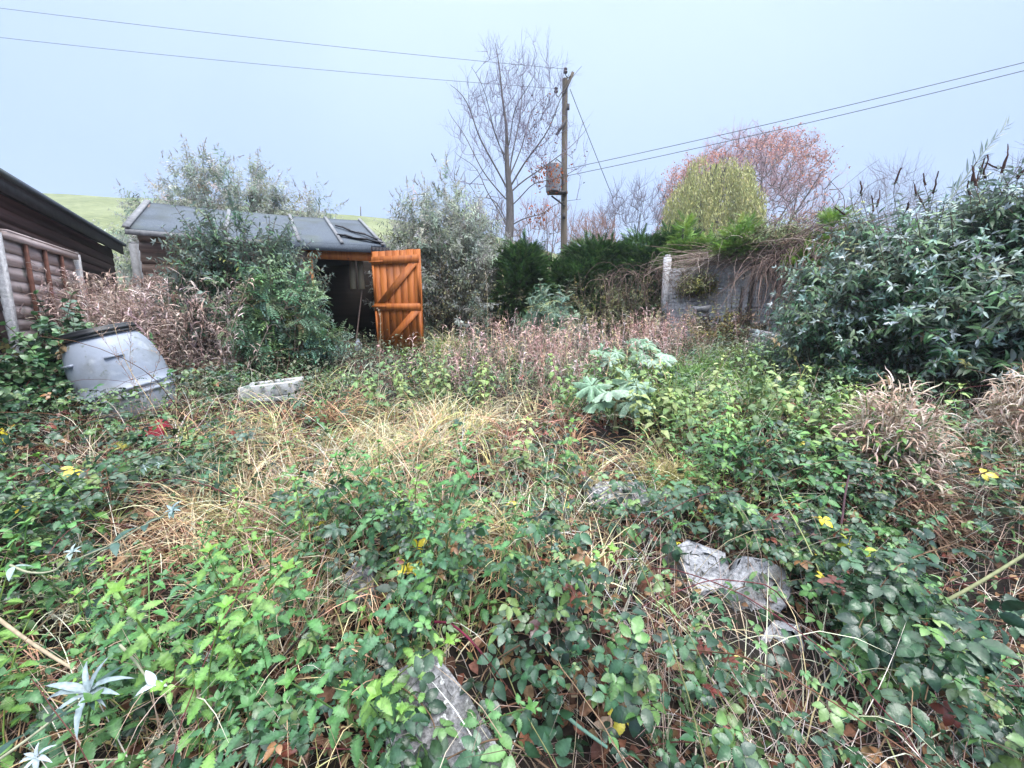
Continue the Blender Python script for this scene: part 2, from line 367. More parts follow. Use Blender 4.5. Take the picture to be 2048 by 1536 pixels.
# ------------------------------------------------------------------ shed
sl = P(277, 470, 5.95); sr = P(766, 500, 7.02)                      # front wall foot line, left and right corner
A = np.array([sl[0], sl[1], 0]); B = np.array([sr[0], sr[1], 0]); LS = np.linalg.norm(B-A); ax = (B-A)/LS; an = np.array([-ax[1], ax[0], 0])
Z0, DEP = .86, 2.95
EZl, EZr = 2.86, 2.80
shed = thing('garden_shed', (*((A+B)/2+an*DEP/2)[:2], Z0), 'old brown weatherboard shed with grey felt roof and open orange door', 'shed')
def S(c):                                                        # shed frame: x along the front, y inward, z up
    c = np.asarray(c, float); o = A[None]+ax[None]*c[:, :1]+an[None]*c[:, 1:2]; o[:, 2] = c[:, 2]; return o
def clad(mb, p0, p1, z0, z1, n, lap=.018, tint=.12, ztop=None):
    """overlapping boards from p0 to p1 (xy), leaning out at their lower edge; outward is on the right of p0>p1"""
    p0 = np.array(p0, float); p1 = np.array(p1, float); d = unit(p1-p0); o = np.array([d[1], -d[0]])
    h = (z1-z0)/n
    for i in range(n):
        za = z0+i*h-.012; zb = z0+(i+1)*h+.004; ja = random.gauss(0, .004); jb = random.gauss(0, .004); c = 1+random.uniform(-tint, tint)
        zt = lambda z, e: z if ztop is None else min(z, ztop[e])
        q = []
        for p, e, j in ((p0, 0, ja), (p1, 1, jb)):
            a = p+o*lap; bb = p+o*.004
            q.append([[*(p-o*.012), za+j], [*a, za+j], [*bb, zt(zb+j, e)], [*(p-o*.012), zt(zb+j, e)]])
        mb.hexa(np.array(q[0]+q[1])[[0, 1, 2, 3, 4, 5, 6, 7]], np.array([c, c*random.uniform(.93, 1.05), c*random.uniform(.9, 1.05)]))
XD0, XD1 = LS-1.09, LS-.13                                       # door opening
f = lambda x, y=0: S([[x, y, 0]])[0][:2]
mb = MB(); clad(mb, f(0), f(XD0-.05), Z0, EZl-.05, 13); mb.build('front_wall', M['board'], shed)
mb = MB(); clad(mb, f(0, DEP), f(0), Z0, EZl-.02, 13); mb.build('side_wall', M['board'], shed)
mb = MB(); clad(mb, f(LS), f(LS, DEP), Z0, EZr-.02, 13); mb.build('side_wall', M['board_red'], shed)
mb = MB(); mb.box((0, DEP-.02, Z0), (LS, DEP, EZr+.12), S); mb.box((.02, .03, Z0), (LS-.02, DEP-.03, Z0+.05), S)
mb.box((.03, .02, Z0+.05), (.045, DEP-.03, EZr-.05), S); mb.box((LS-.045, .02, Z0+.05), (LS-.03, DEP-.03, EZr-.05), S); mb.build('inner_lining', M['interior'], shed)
mb = MB()
for x0, x1 in ((XD0-.06, XD0), (XD1, LS+.02)): mb.box((x0, -.035, Z0+.02), (x1, .03, EZr-.12), S)
mb.box((XD0-.55, -.033, EZr-.16), (LS+.02, .025, EZr-.02), S, .8*np.ones(3)); mb.box((XD0-.06, -.030, EZr-.28), (LS+.018, .02, EZr-.162), S)
mb.build('door_frame', M['orange'], shed)
# roof: two sagging slopes with felt, ridge behind the front wall
FL = P(250, 455, 5.72); FR = P(772, 491, 6.95); RL = P(293, 404, 6.95); RR = P(724, 441, 8.35)
mid = P(592, 478, 6.42)
BL = RL+(RL-FL)*np.array([1, 1, -1]); BR = RR+(RR-FR)*np.array([1, 1, -1])
def slope(mb, c00, c10, c01, c11, nx, ny, th, kink=None, C=None, sag=.02, sd=1):
    V = []
    for top in (1, 0):
        for j in range(ny+1):
            for i in range(nx+1):
                u, v = i/nx, j/ny
                p = (c00*(1-u)+c10*u)*(1-v)+(c01*(1-u)+c11*u)*v
                p = p+np.array([0, 0, -sag*math.sin(PI*u)*1.0+.006*math.sin(9*u+sd)*math.sin(5*v)])
                if kink is not None: p = p+np.array(kink)*max(0, 1-abs(u-.66)/.34)*(1-v)
                V.append(p-(0 if top else 1)*np.array([0, 0, th]))
    n1 = (nx+1)*(ny+1); Q = []
    for j in range(ny):
        for i in range(nx):
            a = j*(nx+1)+i; Q.append([a, a+1, a+nx+2, a+nx+1]); Q.append([a+n1, a+n1+nx+1, a+n1+nx+2, a+n1+1])
    for i in range(nx):
        Q.append([i, i+n1, i+1+n1, i+1]); a = ny*(nx+1)+i; Q.append([a, a+1, a+1+n1, a+n1])
    for j in range(ny):
        a = j*(nx+1); Q.append([a, a+nx+1, a+nx+1+n1, a+n1]); b = a+nx; Q.append([b, b+n1, b+nx+1+n1, b+nx+1])
    mb.add(V, Q, C)
mb = MB(); slope(mb, FL, FR, RL, RR, 24, 6, .035, sag=.03); slope(mb, RL, RR, BL, BR, 24, 4, .035, sag=.03); rf = mb.build('roof', M['felt'], shed)
def on(u, v, h=0): return (FL*(1-u)+FR*u)*(1-v)+(RL*(1-u)+RR*u)*v+np.array([0, 0, h-.03*math.sin(PI*u)])
for u in (.005, .34, .62, .80, .985):
    mb = MB(); a = on(u, -.02, .022); b = on(u, 1.0, .022); mb.bar(a, b, .05 if u > .1 else .075, .032)
    o = mb.build('roof_batten', M['batten'], shed)
mb = MB(); mb.bar(on(0, 0, -.055)-an*.01, on(.56, 0, -.055)-an*.01, .02, .07); mb.build('eaves_board', M['batten'], shed)
mb = MB(); mb.bar(on(.57, 0, -.07)-an*.012, on(.93, 0, -.07)-an*.012, .014, .11); mb.build('felt_edge', M['felt'], shed)
# torn felt flaps at the right end
mb = MB()
for (u0, v0, u1, v1, w) in ((.82, .62, .995, .1, .03), (.80, .25, .99, .02, .05)):
    pts = [on(u0+(u1-u0)*k/6, v0+(v1-v0)*k/6, .025+.01*math.sin(k*2)) for k in range(7)]
    for k in range(6):
        a, b = pts[k], pts[k+1]; o_ = np.array([0, 0, .03+.01*(k % 2)]); sd = an*w
        mb.hexa(np.array([a-sd, b-sd, b+sd, a+sd, a-sd+o_*.3, b-sd+o_*.3, b+sd+o_, a+sd+o_]))
e0 = on(.93, 0, -.01)
for k in range(5):
    a = on(.93+.016*k, -.02, -.02); mb.hexa(np.array([a, a+ax*.07, a+ax*.07+an*.03, a+an*.03, a+[0, 0, -.12-.03*(k % 3)], a+ax*.06+[0, 0, -.10-.05*(k % 2)], a+ax*.06+an*.02+[0, 0, -.1], a+an*.02+[0, 0, -.12]])[[4, 5, 6, 7, 0, 1, 2, 3]])
for k in range(6):
    a = on(1.0, .05+.1*k, -.01); mb.hexa(np.array([a, a+an*.15, a+an*.15+ax*.02, a+ax*.02, a+[0, 0, -.12-.04*(k % 3)], a+an*.13+[0, 0, -.15], a+an*.13+ax*.02+[0, 0, -.13], a+ax*.02+[0, 0, -.12]])[[4, 5, 6, 7, 0, 1, 2, 3]])
mb.build('torn_felt', M['fascia'], shed)
# gable triangle right
mb = MB(); g = S([[LS, 0, EZr-.03], [LS, DEP, EZr-.03]]); pk = RR+np.array([.03, -.1, -.06]); V = np.array([g[0], g[1], pk, g[0]-ax*.03, g[1]-ax*.03, pk-ax*.03])
mb.poly(V, [[0, 1, 2], [5, 4, 3], [0, 3, 4, 1], [1, 4, 5, 2], [2, 5, 3, 0]]); mb.build('gable', M['board'], shed); mb = MB(); g = S([[0, 0, EZl-.03], [0, DEP, EZl-.03]]); pk = RL+np.array([.1, -.1, -.06]); V = np.array([g[0], g[1], pk, g[0]+ax*.03, g[1]+ax*.03, pk+ax*.03])
mb.poly(V, [[2, 1, 0], [3, 4, 5], [1, 4, 3, 0], [2, 5, 4, 1], [0, 3, 5, 2]]); mb.build('gable', M['board'], shed)
# door, hinged on the right jamb, swung open
dtl = P(743, 503, 6.78); dtr = P(840, 497, 6.55); dbr = P(848, 706, 6.55); dbl = P(757, 702, 6.78)
dtl2 = dtl.copy(); dbl2 = dbl.copy()
def D(c):
    c = np.asarray(c, float); u = c[:, :1]; v = c[:, 2:3]
    p = (dbl*(1-u)+dbr*u)*(1-v)+(dtl*(1-u)+dtr*u)*v
    dn = unit(np.cross(dbr-dbl, dtl-dbl)); dn = dn if dn[1] < 0 else -dn
    return p+dn*c[:, 1:2]
mb = MB()
nb = 7
for i in range(nb): mb.box((i/nb+.004, -.016, random.uniform(0, .006)), ((i+1)/nb-.004, random.uniform(-.001, .002), 1-random.uniform(0, .004)), D, np.ones(3)*random.uniform(.86, 1.1))
mb.box((.002, -.018, .002), (.998, -.0165, .995), D, np.ones(3)*.8)
door = mb.build('door', M['orange'], shed)
def subpart(mb, name, m, top, part):
    """mesh given in world coordinates, placed under a part whose own origin is the thing's"""
    V = np.concatenate(mb.V); o = mb.build(name, m, top); o.parent = part; return o
for z0, z1 in ((.868, .945), (.415, .485)): mb = MB(); mb.box((.0, .002, z0), (.97, .026, z1), D); subpart(mb, 'ledge', M['orange'], shed, door)
def diag(u0, v0, u1, v1, w):
    a = np.array([[u0, 0, v0], [u0+w, 0, v0], [u1+w*.2, 0, v1], [u1-w, 0, v1]]); q = []
    for yy in (.0025, .024):
        b = a.copy(); b[:, 1] = yy; q.append(D(b))
    return q
for u0, v0, u1, v1 in ((.06, .487, .93, .866), (.10, .06, .95, .413)):
    mb = MB(); q = diag(u0, v0, u1, v1, .16); mb.hexa(np.concatenate([q[0], q[1]])); subpart(mb, 'brace', M['orange'], shed, door)
for c0_, c1_ in (((.93, .0028, .03), (.985, .022, .413)), ((.93, .0028, .487), (.985, .022, .866)), ((.0, .0028, .05), (.035, .020, .413)), ((.0, .0028, .487), (.035, .020, .866))):
    mb = MB(); mb.box(c0_, c1_, D); subpart(mb, 'stile', M['orange'], shed, door)
for v in (.89, .45): mb = MB(); mb.box((-.05, .0265, v), (.25, .031, v+.014), D); subpart(mb, 'hinge', M['orange'], shed, door)
# things kept in the shed
mb = MB(); a = P(707, 578, 7.2); b = P(704, 520, 7.25); mb.bar(a, b, .10, .02, up=(0, 1, 0)); mb.build('loose_timber', M['slat'], label='pale timber slat hanging left inside the dark shed doorway', cat='timber slat')
mb = MB(); a = P(724, 578, 7.15); b = P(719, 515, 7.2); mb.bar(a, b, .10, .02, up=(0, 1, 0)); mb.build('loose_timber', M['slat'], label='pale timber slat hanging nearer the orange jamb inside shed', cat='timber slat')
a = P(705, 650, 7.1); a[2] = Z0+.06; mb = MB(); mb.path([a, P(727, 558, 7.22)], .012, .011, 8, cap=True); mb.build('broom_handle', M['board'], label='thin wooden handle leaning inside the shed doorway', cat='broom handle')
a = P(717, 703, 6.85); mb = MB()
w = .06
for k, (z, r) in enumerate(((0, .055), (.02, .062), (.16, .062), (.19, .045), (.22, .03), (.24, .03))):
    pass
prof = [(0, .055), (.02, .062), (.15, .062), (.19, .045), (.21, .025), (.25, .025)]
V = []; n = 14
a[2] = H(a[0], a[1])+.02
for z, r_ in prof: V += [a+np.array([r_*math.cos(2*PI*k/n), r_*math.sin(2*PI*k/n), z]) for k in range(n)]
mb.add(V, [[i*n+k, i*n+(k+1) % n, (i+1)*n+(k+1) % n, (i+1)*n+k] for i in range(len(prof)-1) for k in range(n)]); mb.poly(V[-n:], [list(range(n))])
mb.build('plastic_bottle', M['barrel'], smooth=True, label='small pale container standing at the foot of the shed doorway', cat='container')

# ------------------------------------------------------------------ garage, fence on the left
ge = P(222, 492, 8.3); gd = unit(np.array([.633, -1.0])); gA = ge[:2]; gB = gA+gd*8.5       # far corner, near end
gz = ge[2]-.02; go = np.array([-gd[1], gd[0]])          # outward side towards the garden
if go[0] < 0: go = -go
gar = thing('garage', (gA[0]-1.2, gA[1]-3, .9), 'dark brown weatherboard garage with sloping black roof edge behind fence', 'garage')
mb = MB(); clad(mb, gB, gA, .8, gz-.06, 15, lap=.02); 
if np.dot(np.array([unit(gA-gB)[1], -unit(gA-gB)[0]]), go) < 0: mb = MB(); clad(mb, gA, gB, .8, gz-.06, 15, lap=.02)
mb.build('side_wall', M['garage'], gar)
gw = -go*2.8
mb = MB(); mb.hexa(np.array([[*gA, .8], [*(gA-gd*.03), .8], [*(gA+gw-gd*.03), .8], [*(gA+gw), .8], [*gA, gz], [*(gA-gd*.03), gz], [*(gA+gw-gd*.03), gz+.5], [*(gA+gw), gz+.5]])); mb.build('end_wall', M['garage'], gar)
e = go*.12; gA2 = gA-gd*.12
mb = MB(); mb.hexa(np.array([[*(gA2+e), gz], [*(gB+e), gz], [*(gB+gw), gz+.72], [*(gA2+gw), gz+.72], [*(gA2+e), gz+.05], [*(gB+e), gz+.05], [*(gB+gw), gz+.77], [*(gA2+gw), gz+.77]])); mb.build('roof', M['felt'], gar)
mb = MB(); a = np.array([*(gA2+e*1.15), gz-.03]); b = np.array([*(gB+e*1.15), gz-.03]); mb.bar(a, b, .03, .17); mb.build('fascia', M['fascia'], gar)
mb = MB(); mb.bar(a+np.array([*go*.03, .10]), b+np.array([*go*.03, .10]), .08, .05); mb.build('roof_edge', M['felt'], gar)

fn0 = P(-16, 470, 4.15); fn1 = P(148, 505, 5.75)
def fpt(k, z): return np.array([fn0[0]+(fn1[0]-fn0[0])*k, fn0[1]+(fn1[1]-fn0[1])*k, z])
fdir = unit((fn1-fn0)[:2]); fo = np.array([fdir[1], -fdir[0]]); fo3 = np.array([*fo, 0]); FLn = np.linalg.norm((fn1-fn0)[:2])
fence = thing('garden_fence', (*fn0[:2], .8), 'weathered wooden garden fence with concrete posts in front of the dark garage', 'fence')
def fence_panel(k0, k1, z0, z1, mt, label):
    a = fpt(k0, 0); b = fpt(k1, 0); t_ = fence; n = 11; h = (z1-z0-.1)/n
    mb = MB()
    for i in range(n):
        za = z0+.03+i*h; pts = []
        m = 14
        for j in range(m+1):
            u = j/m; q = a*(1-u)+b*u; wv = .002*math.sin(7*u*PI+i)+.011*math.sin(3*u+i*2.1)
            pts.append((q, wv))
        c = np.ones(3)*random.uniform(.82, 1.15)
        V = []
        for (p, wv) in pts: V += [p+fo3*.014+[0, 0, za+wv], p+fo3*.022+[0, 0, za+wv], p+fo3*.010+[0, 0, za+h*1.12+wv*.6], p+fo3*.002+[0, 0, za+h*1.12+wv*.6]]
        Q = [[4*j+e_, 4*j+(e_+1) % 4, 4*j+4+(e_+1) % 4, 4*j+4+e_][::-1] for j in range(m) for e_ in range(4)]+[[0, 1, 2, 3], [4*m+3, 4*m+2, 4*m+1, 4*m]]
        mb.add(V, Q, c)
    pan = mb.build('fence_panel', mt, t_, label=label)
    for u in (.22, .47, .72):
        mb = MB(); p = a*(1-u)+b*u+fo3*.045; mb.bar(p+[0, 0, z0+.03], p+[0, 0, z1-.05], .045, .028, up=fo3); subpart(mb, 'batten', M['board_red'], t_, pan)
    mb = MB(); mb.bar(a+fo3*.04+[0, 0, z1-.03], b+fo3*.04+[0, 0, z1-.03], .05, .07); mb.bar(a+fo3*.035+[0, 0, z1+.015], b+fo3*.035+[0, 0, z1+.015], .07, .018); subpart(mb, 'top_rail', M['panel'], t_, pan)
fence_panel(.055, .95, .86, 2.42, M['panel'], 'weathered waney lap fence panel with reddish battens behind the barrel')
fence_panel(-1.05, -.055, .78, 2.36, M['garage'], 'dark brown fence panel cut off by the left picture edge')
def post(k, z0, z1, w, label, mt='concrete', lean=0):
    mb = MB(); a = fpt(k, z0); b = fpt(k, z1)+np.array([lean, 0, 0]); mb.bar(a, b, w, w*.95, up=fo3)
    mb.bar(b-[0, 0, 0], b+[0, 0, w*.25], w*.7, w*.7, up=fo3)
    return mb.build('fence_post', M[mt], fence)
post(0, .5, 2.40, .10, 'grey concrete fence post at the left picture edge beside the barrel')
post(1, .6, 2.44, .095, 'grey concrete fence post at far end of the slatted panel')
for px, dd, lb in ((268, 6.9, 'left one of two short grey post tops beside the shed corner'), (284, 6.8, 'right one of two short grey post tops beside the shed corner')):
    a = P(px, 488, dd); mb = MB(); mb.bar([a[0], a[1], .8], a, .10, .09, up=(0, 1, 0)); mb.bar(a, a+[0, 0, .03], .07, .06, up=(0, 1, 0)); mb.build('fence_post', M['batten'], label=lb, cat='fence post', group='post tops beside the shed')
# rail joining
# ------------------------------------------------------------------ barrel
bc = P(283, 800, 3.42); bc[2] = .68; tilt = unit(np.array([-.23, -.14, 1.0]))
bt = thing('barrel', bc, 'tilted grey plastic barrel with black lid standing among brambles', 'barrel')
bx = unit(np.cross([0, 1, 0], tilt)); by = np.cross(tilt, bx)
def lathe(prof, n=40, cap=True):
    mb = MB(); V = []
    for z, r_ in prof: V += [bc+tilt*z+(bx*math.cos(2*PI*k/n)+by*math.sin(2*PI*k/n))*r_ for k in range(n)]
    mb.add(V, [[i*n+k, i*n+(k+1) % n, (i+1)*n+(k+1) % n, (i+1)*n+k] for i in range(len(prof)-1) for k in range(n)])
    if cap: mb.poly(V[-n:], [list(range(n))])
    return mb
R0 = .285
pr = [(0, .24), (.02, .262), (.12, .28), (.2, .298), (.222, .301), (.228, .313), (.244, .313), (.25, .303), (.278, .304), (.284, .316), (.30, .316), (.306, .305), (.38, .307), (.46, .303), (.54, .293), (.61, .277), (.66, .258), (.70, .235), (.725, .215), (.735, .210)]
lathe(pr, cap=False).build('drum', M['barrel'], bt, smooth=True)
lathe([(.728, .220), (.731, .234), (.745, .236), (.748, .229), (.757, .229), (.76, .238), (.775, .238), (.778, .229), (.792, .229), (.80, .223), (.803, .205), (.79, .19)]).build('lid', M['black'], bt)
for a_ in (-.75, -1.9, -2.6):
    mb = MB(); cdir = bx*math.cos(a_)+by*math.sin(a_); sdir = -bx*math.sin(a_)+by*math.cos(a_)
    p = bc+tilt*.56+cdir*.288; mb.bar(p-sdir*.06, p+sdir*.06, .035, .018, up=tilt); mb.build('grip', M['barrel'], bt)

# polystyrene block
fb = G(535, 800); fbz = H(fb[0], fb[1])
mb = MB(); cf = fb+np.array([0, .1, 0]); yaw = .25; ca, sa = math.cos(yaw), math.sin(yaw)
def FB(c):
    c = np.asarray(c, float); x = c[:, 0]*ca-c[:, 1]*sa; y = c[:, 0]*sa+c[:, 1]*ca; return np.stack([cf[0]+x, cf[1]+y, fbz-.02+c[:, 2]+x*.10], 1)
W_, D_, H_ = .24, .17, .17
mb.box((-W_, -D_, 0), (W_, D_, .05), FB); mb.box((-W_, -D_, .05), (W_, -D_+.06, H_), FB); mb.box((-W_, D_-.06, .05), (W_, D_, H_+.01), FB)
mb.box((-W_, -D_+.06, .05), (-W_+.07, D_-.06, H_-.003), FB); mb.box((W_-.07, -D_+.06, .05), (W_, D_-.06, H_-.003), FB); mb.box((-.05, -D_+.06, .05), (.03, D_-.06, H_-.03), FB)
o = mb.build('foam_box', M['foam'], label='white polystyrene box half sunk in weeds right of the barrel', cat='foam box')
bv = o.modifiers.new('b', 'BEVEL'); bv.width = .012; bv.segments = 2
# red cloth scrap
rc = G(318, 900); mb = MB(); V, Q = grid(np.linspace(-.09, .09, 14), np.linspace(-.06, .06, 9), lambda X, Y: .02*np.sin(40*X+9*Y)+.015*np.sin(60*Y+X*20))
V = V+np.array([rc[0], rc[1]-.02, H(rc[0], rc[1])+.17]); V[:, 2] -= ((V[:, 0]-rc[0])**2)*4; V[:, 2] -= (V[:, 1]-rc[1])*-.6
mb.add(V, Q); o = mb.build('cloth', M['red'], smooth=True, label='crumpled scrap of dark red cloth among the brambles below barrel', cat='cloth'); o.modifiers.new('s', 'SOLIDIFY').thickness = .006

# ------------------------------------------------------------------ rubble slabs
def slab(name, pts, d, th, mt, label, cat, back=(0, .3, .95), rough=.006):
    """irregular lump: outline points (photo px, distance) give the upper face, extruded back by th"""
    top = np.array([P(x, y, dd) for x, y, dd in pts]); n = len(top); c = top.mean(0); nb_ = unit(np.array(back))*th
    ringm = top-nb_*.12+(top-c)*.035; bot = top-nb_+(top-c)*.02
    mb = MB(); inner = c+(top-c)*.55+np.random.default_rng(5).normal(0, rough, (n, 3))
    V = np.concatenate([inner, top, ringm, bot]); 
    for L_ in range(3): mb_Q = [[L_*n+k, L_*n+(k+1) % n, (L_+1)*n+(k+1) % n, (L_+1)*n+k] for k in range(n)]; mb.add(V, mb_Q)
    mb.poly(inner, [list(range(n))]); mb.poly(bot, [list(range(n))[::-1]])
    o = mb.build(name, M[mt], label=label, cat=cat); sb_ = o.modifiers.new('s', 'SUBSURF'); sb_.subdivision_type = 'SIMPLE'; sb_.levels = sb_.render_levels = 4
    tx = bpy.data.textures.new('rough', 'CLOUDS'); tx.noise_scale = .05; tx.noise_depth = 3; dm = o.modifiers.new('d', 'DISPLACE'); dm.texture = tx; dm.strength = .035 if mt != 'slab' else .014; dm.texture_coords = 'LOCAL'; return o
slab('concrete_slab', [(782, 1350, 1.02), (862, 1298, 1.10), (905, 1350, 1.04), (940, 1395, .99), (965, 1440, .94), (1000, 1500, .88), (1010, 1580, .80), (850, 1600, .78), (775, 1500, .87)], 0, .10, 'slab', 'grey lichen spotted concrete slab at the bottom centre among nettles', 'concrete slab', (0, -.35, .95))
slab('rubble_block', [(1450, 1175, 1.44), (1485, 1112, 1.50), (1530, 1118, 1.51), (1572, 1140, 1.50), (1580, 1190, 1.45), (1548, 1250, 1.38), (1520, 1285, 1.34), (1478, 1240, 1.38)], 0, .2, 'rubble', 'pale pitted rubble block showing through dead stems on the right bank', 'rubble block', (0, -.55, .8), .012)
slab('rubble_block', [(1510, 1290, 1.29), (1545, 1240, 1.33), (1600, 1250, 1.33), (1608, 1310, 1.27), (1560, 1350, 1.22)], 0, .15, 'rubble', 'smaller grey rubble block just below the pale pitted one', 'rubble block', (0, -.55, .8), .01)
slab('rubble_block', [(1340, 1100, 1.54), (1375, 1080, 1.57), (1450, 1105, 1.55), (1462, 1170, 1.47), (1400, 1185, 1.46)], 0, .15, 'rubble', 'speckled grey rubble block left of the pale pitted one', 'rubble block', (0, -.5, .85), .012)
slab('stone_slab', [(1170, 985, 2.02), (1200, 962, 2.12), (1285, 965, 2.12), (1300, 1000, 1.98), (1240, 1020, 1.92), (1190, 1015, 1.94)], 0, .07, 'slab', 'flat grey stone slab lying under brambles below the large pale leaves', 'stone slab', (0, -.1, 1))
slab('stone_slab', [(690, 1150, 1.42), (715, 1118, 1.5), (745, 1135, 1.47), (748, 1180, 1.38), (712, 1210, 1.33), (688, 1185, 1.37)], 0, .06, 'slab', 'dark slate coloured stone among nettles left of centre foreground', 'stone slab', (0, -.4, .9))
slab('stone_slab', [(1520, 1050, 1.78), (1560, 1030, 1.85), (1620, 1040, 1.85), (1640, 1065, 1.78), (1580, 1078, 1.74)], 0, .07, 'slab', 'flat grey stone in brambles above the pale pitted rubble', 'stone slab', (0, -.1, 1))

# ------------------------------------------------------------------ concrete panel wall on the right
wa = P(1335, 540, 8.6); wb = P(1700, 520, 6.4); wd = unit((wb-wa)[:2]); wo = np.array([wd[1], -wd[0]]); WL = np.linalg.norm((wb-wa)[:2])
wall = thing('concrete_wall', (wa[0], wa[1], 1.0), 'grey concrete panel wall half hidden by dead climber stems', 'wall')
wd3 = np.array([*wd, 0]); wo3 = np.array([*wo, 0]); wp = lambda s_, z, o_=0: np.array([wa[0], wa[1], 0])+wd3*s_+wo3*o_+np.array([0, 0, z])
k = 0; s0 = 0
for bay in range(2):
    s1 = s0+(2.15, 1.3)[bay]
    for i in range(6):
        z = .80+i*.3; mb = MB()
        if bay == 1 and i < 4: continue
        for j in range(4):                                      # each panel is moulded in shallow courses
            zz = z+.075*j; mb.hexa(np.array([wp(s0+.06, zz, 0), wp(s1-.06, zz, 0), wp(s1-.06, zz, .03+.006*(j % 2)), wp(s0+.06, zz, .03+.006*(j % 2)), wp(s0+.06, zz+.072, 0), wp(s1-.06, zz+.072, 0), wp(s1-.06, zz+.0705, .027), wp(s0+.06, zz+.0705, .027)]), np.ones(3)*random.uniform(.88, 1.08))
        o = mb.build('wall_panel', M['concrete'], wall); sb_ = o.modifiers.new('s', 'SUBSURF'); sb_.subdivision_type = 'SIMPLE'; sb_.levels = sb_.render_levels = 5
        tx = bpy.data.textures.new('crumble', 'CLOUDS'); tx.noise_scale = .13; tx.noise_depth = 4; dm = o.modifiers.new('d', 'DISPLACE'); dm.texture = tx; dm.strength = .05; dm.texture_coords = 'OBJECT'; dm.texture_coords_object = wall
    s0 = s1
for s_ in (0, 2.15, 3.45):
    mb = MB(); zt = 2.84 if s_ == 0 else 2.6; mb.bar(wp(s_, .8, .02), wp(s_, zt, .02), .12, .12, up=wo3); mb.bar(wp(s_, zt, .02), wp(s_, zt+.05, .02), .08, .08, up=wo3); mb.build('wall_post', M['concrete'], wall)
# panel that has slipped to the ground
mb = MB(); a0 = P(1500, 640, 7.0); b0 = P(1565, 712, 6.3)
c0 = P(1498, 655, 6.9); c1 = P(1585, 672, 6.3); c2 = P(1575, 722, 6.15); c3 = P(1495, 700, 6.75)
for j in range(5):
    u0, u1 = j/5, (j+.94)/5; q = [c3+(c0-c3)*u0, c2+(c1-c2)*u0, c2+(c1-c2)*u1, c3+(c0-c3)*u1]; off = np.array([.03, .06, 0])
    mb.hexa(np.array(q+[v-off*-1 for v in q])[[4, 5, 6, 7, 0, 1, 2, 3]], np.ones(3)*random.uniform(.9, 1.08))
mb.build('fallen_panel', M['concrete'], label='loose concrete wall panel leaning at the foot of the wall', cat='concrete panel')
def chunk(name, px, py, d, sz, mt, label, cat, seed):
    r = np.random.default_rng(seed); a = P(px, py, d); mb = MB(); c = np.array([[x, y, z] for z in (-1, 1) for x, y in ((-1, -1), (1, -1), (1, 1), (-1, 1))], float)*np.array(sz)/2
    c += r.normal(0, .12, c.shape)*np.array(sz); t_ = r.uniform(-.5, .5); R = np.array([[math.cos(t_), 0, math.sin(t_)], [0, 1, 0], [-math.sin(t_), 0, math.cos(t_)]]); mb.hexa(c@R.T+a); return mb.build(name, M[mt], label=label, cat=cat)
chunk('timber_offcut', 1400, 618, 7.3, (.20, .1, .10), 'batten', 'small pale broken timber end poking out below the concrete wall', 'timber offcut', 4)

# ------------------------------------------------------------------ pole and wires
pb = P(1130, 480, 16); ptp = P(1130, 158, 16)
pole = thing('utility_pole', (pb[0], pb[1], 1.1), 'tall wooden electricity pole carrying a small grey transformer', 'utility pole')
mb = MB(); mb.path([[pb[0], pb[1], 1.0], [ptp[0]*.5+pb[0]*.5, 16, 5.5], ptp], .135, .10, 14, cap=True); mb.build('post', M['pole'], pole)
mb = MB(); mb.bar(P(1126, 190, 15.85), P(1146, 145, 15.85), .10, .09, up=(0, 1, 0)); mb.build('crossarm', M['pole'], pole)
mb = MB(); mb.bar(P(1113, 270, 15.85), P(1132, 240, 15.85), .09, .05, up=(0, 1, 0)); mb.build('crossarm', M['dark_metal'], pole)
def insul(px, py, hook):
    a = P(px, py, 15.7); mb = MB(); V = []; n = 10; prof = [(-.09, .04), (-.08, .07), (-.03, .075), (-.02, .045), (.02, .045), (.03, .07), (.07, .06), (.09, .03)]
    for z, r_ in prof: V += [a+np.array([r_*math.cos(2*PI*k/n), r_*math.sin(2*PI*k/n), z]) for k in range(n)]
    mb.add(V, [[i*n+k, i*n+(k+1) % n, (i+1)*n+(k+1) % n, (i+1)*n+k] for i in range(len(prof)-1) for k in range(n)]); mb.poly(V[-n:], [list(range(n))]); mb.poly(V[:n], [list(range(n))[::-1]])
    ins = mb.build('insulator', M['ceramic'], pole, smooth=True)
    mb = MB(); mb.path([a-[0, 0, .08], a+np.array([.02, 0, -.17]), a+np.array([.1, .05, -.21]), P(*hook, 15.8)], .018, .018, 6); subpart(mb, 'bracket', M['dark_metal'], pole, ins)
insul(1131, 141, (1141, 152)); insul(1112, 180, (1126, 181)); 
tc_ = P(1107, 357, 15.75); mb = MB(); n = 18; prof = [(-.48, .26), (-.44, .28), (.40, .28), (.44, .30), (.48, .27), (.52, .12)]; V = []
for z, r_ in prof: V += [tc_+np.array([r_*math.cos(2*PI*k/n), r_*math.sin(2*PI*k/n), z]) for k in range(n)]
mb.add(V, [[i*n+k, i*n+(k+1) % n, (i+1)*n+(k+1) % n, (i+1)*n+k] for i in range(len(prof)-1) for k in range(n)]); mb.poly(V[-n:], [list(range(n))]); mb.poly(V[:n], [list(range(n))[::-1]])
mb.build('transformer', M['metal'], pole)
mb = MB(); mb.bar(P(1095, 386, 15.75), P(1134, 386, 15.75), .3, .07); mb.bar(P(1103, 392, 15.75), P(1130, 412, 15.85), .05, .05, up=(0, 1, 0)); mb.build('platform', M['dark_metal'], pole)
mb = MB(); p0 = P(1108, 333, 15.6); mb.path([p0, P(1113, 318, 15.6), P(1123, 326, 15.7), P(1128, 342, 15.75)], .025, .02, 6); mb.build('lead', M['wire'], pole)
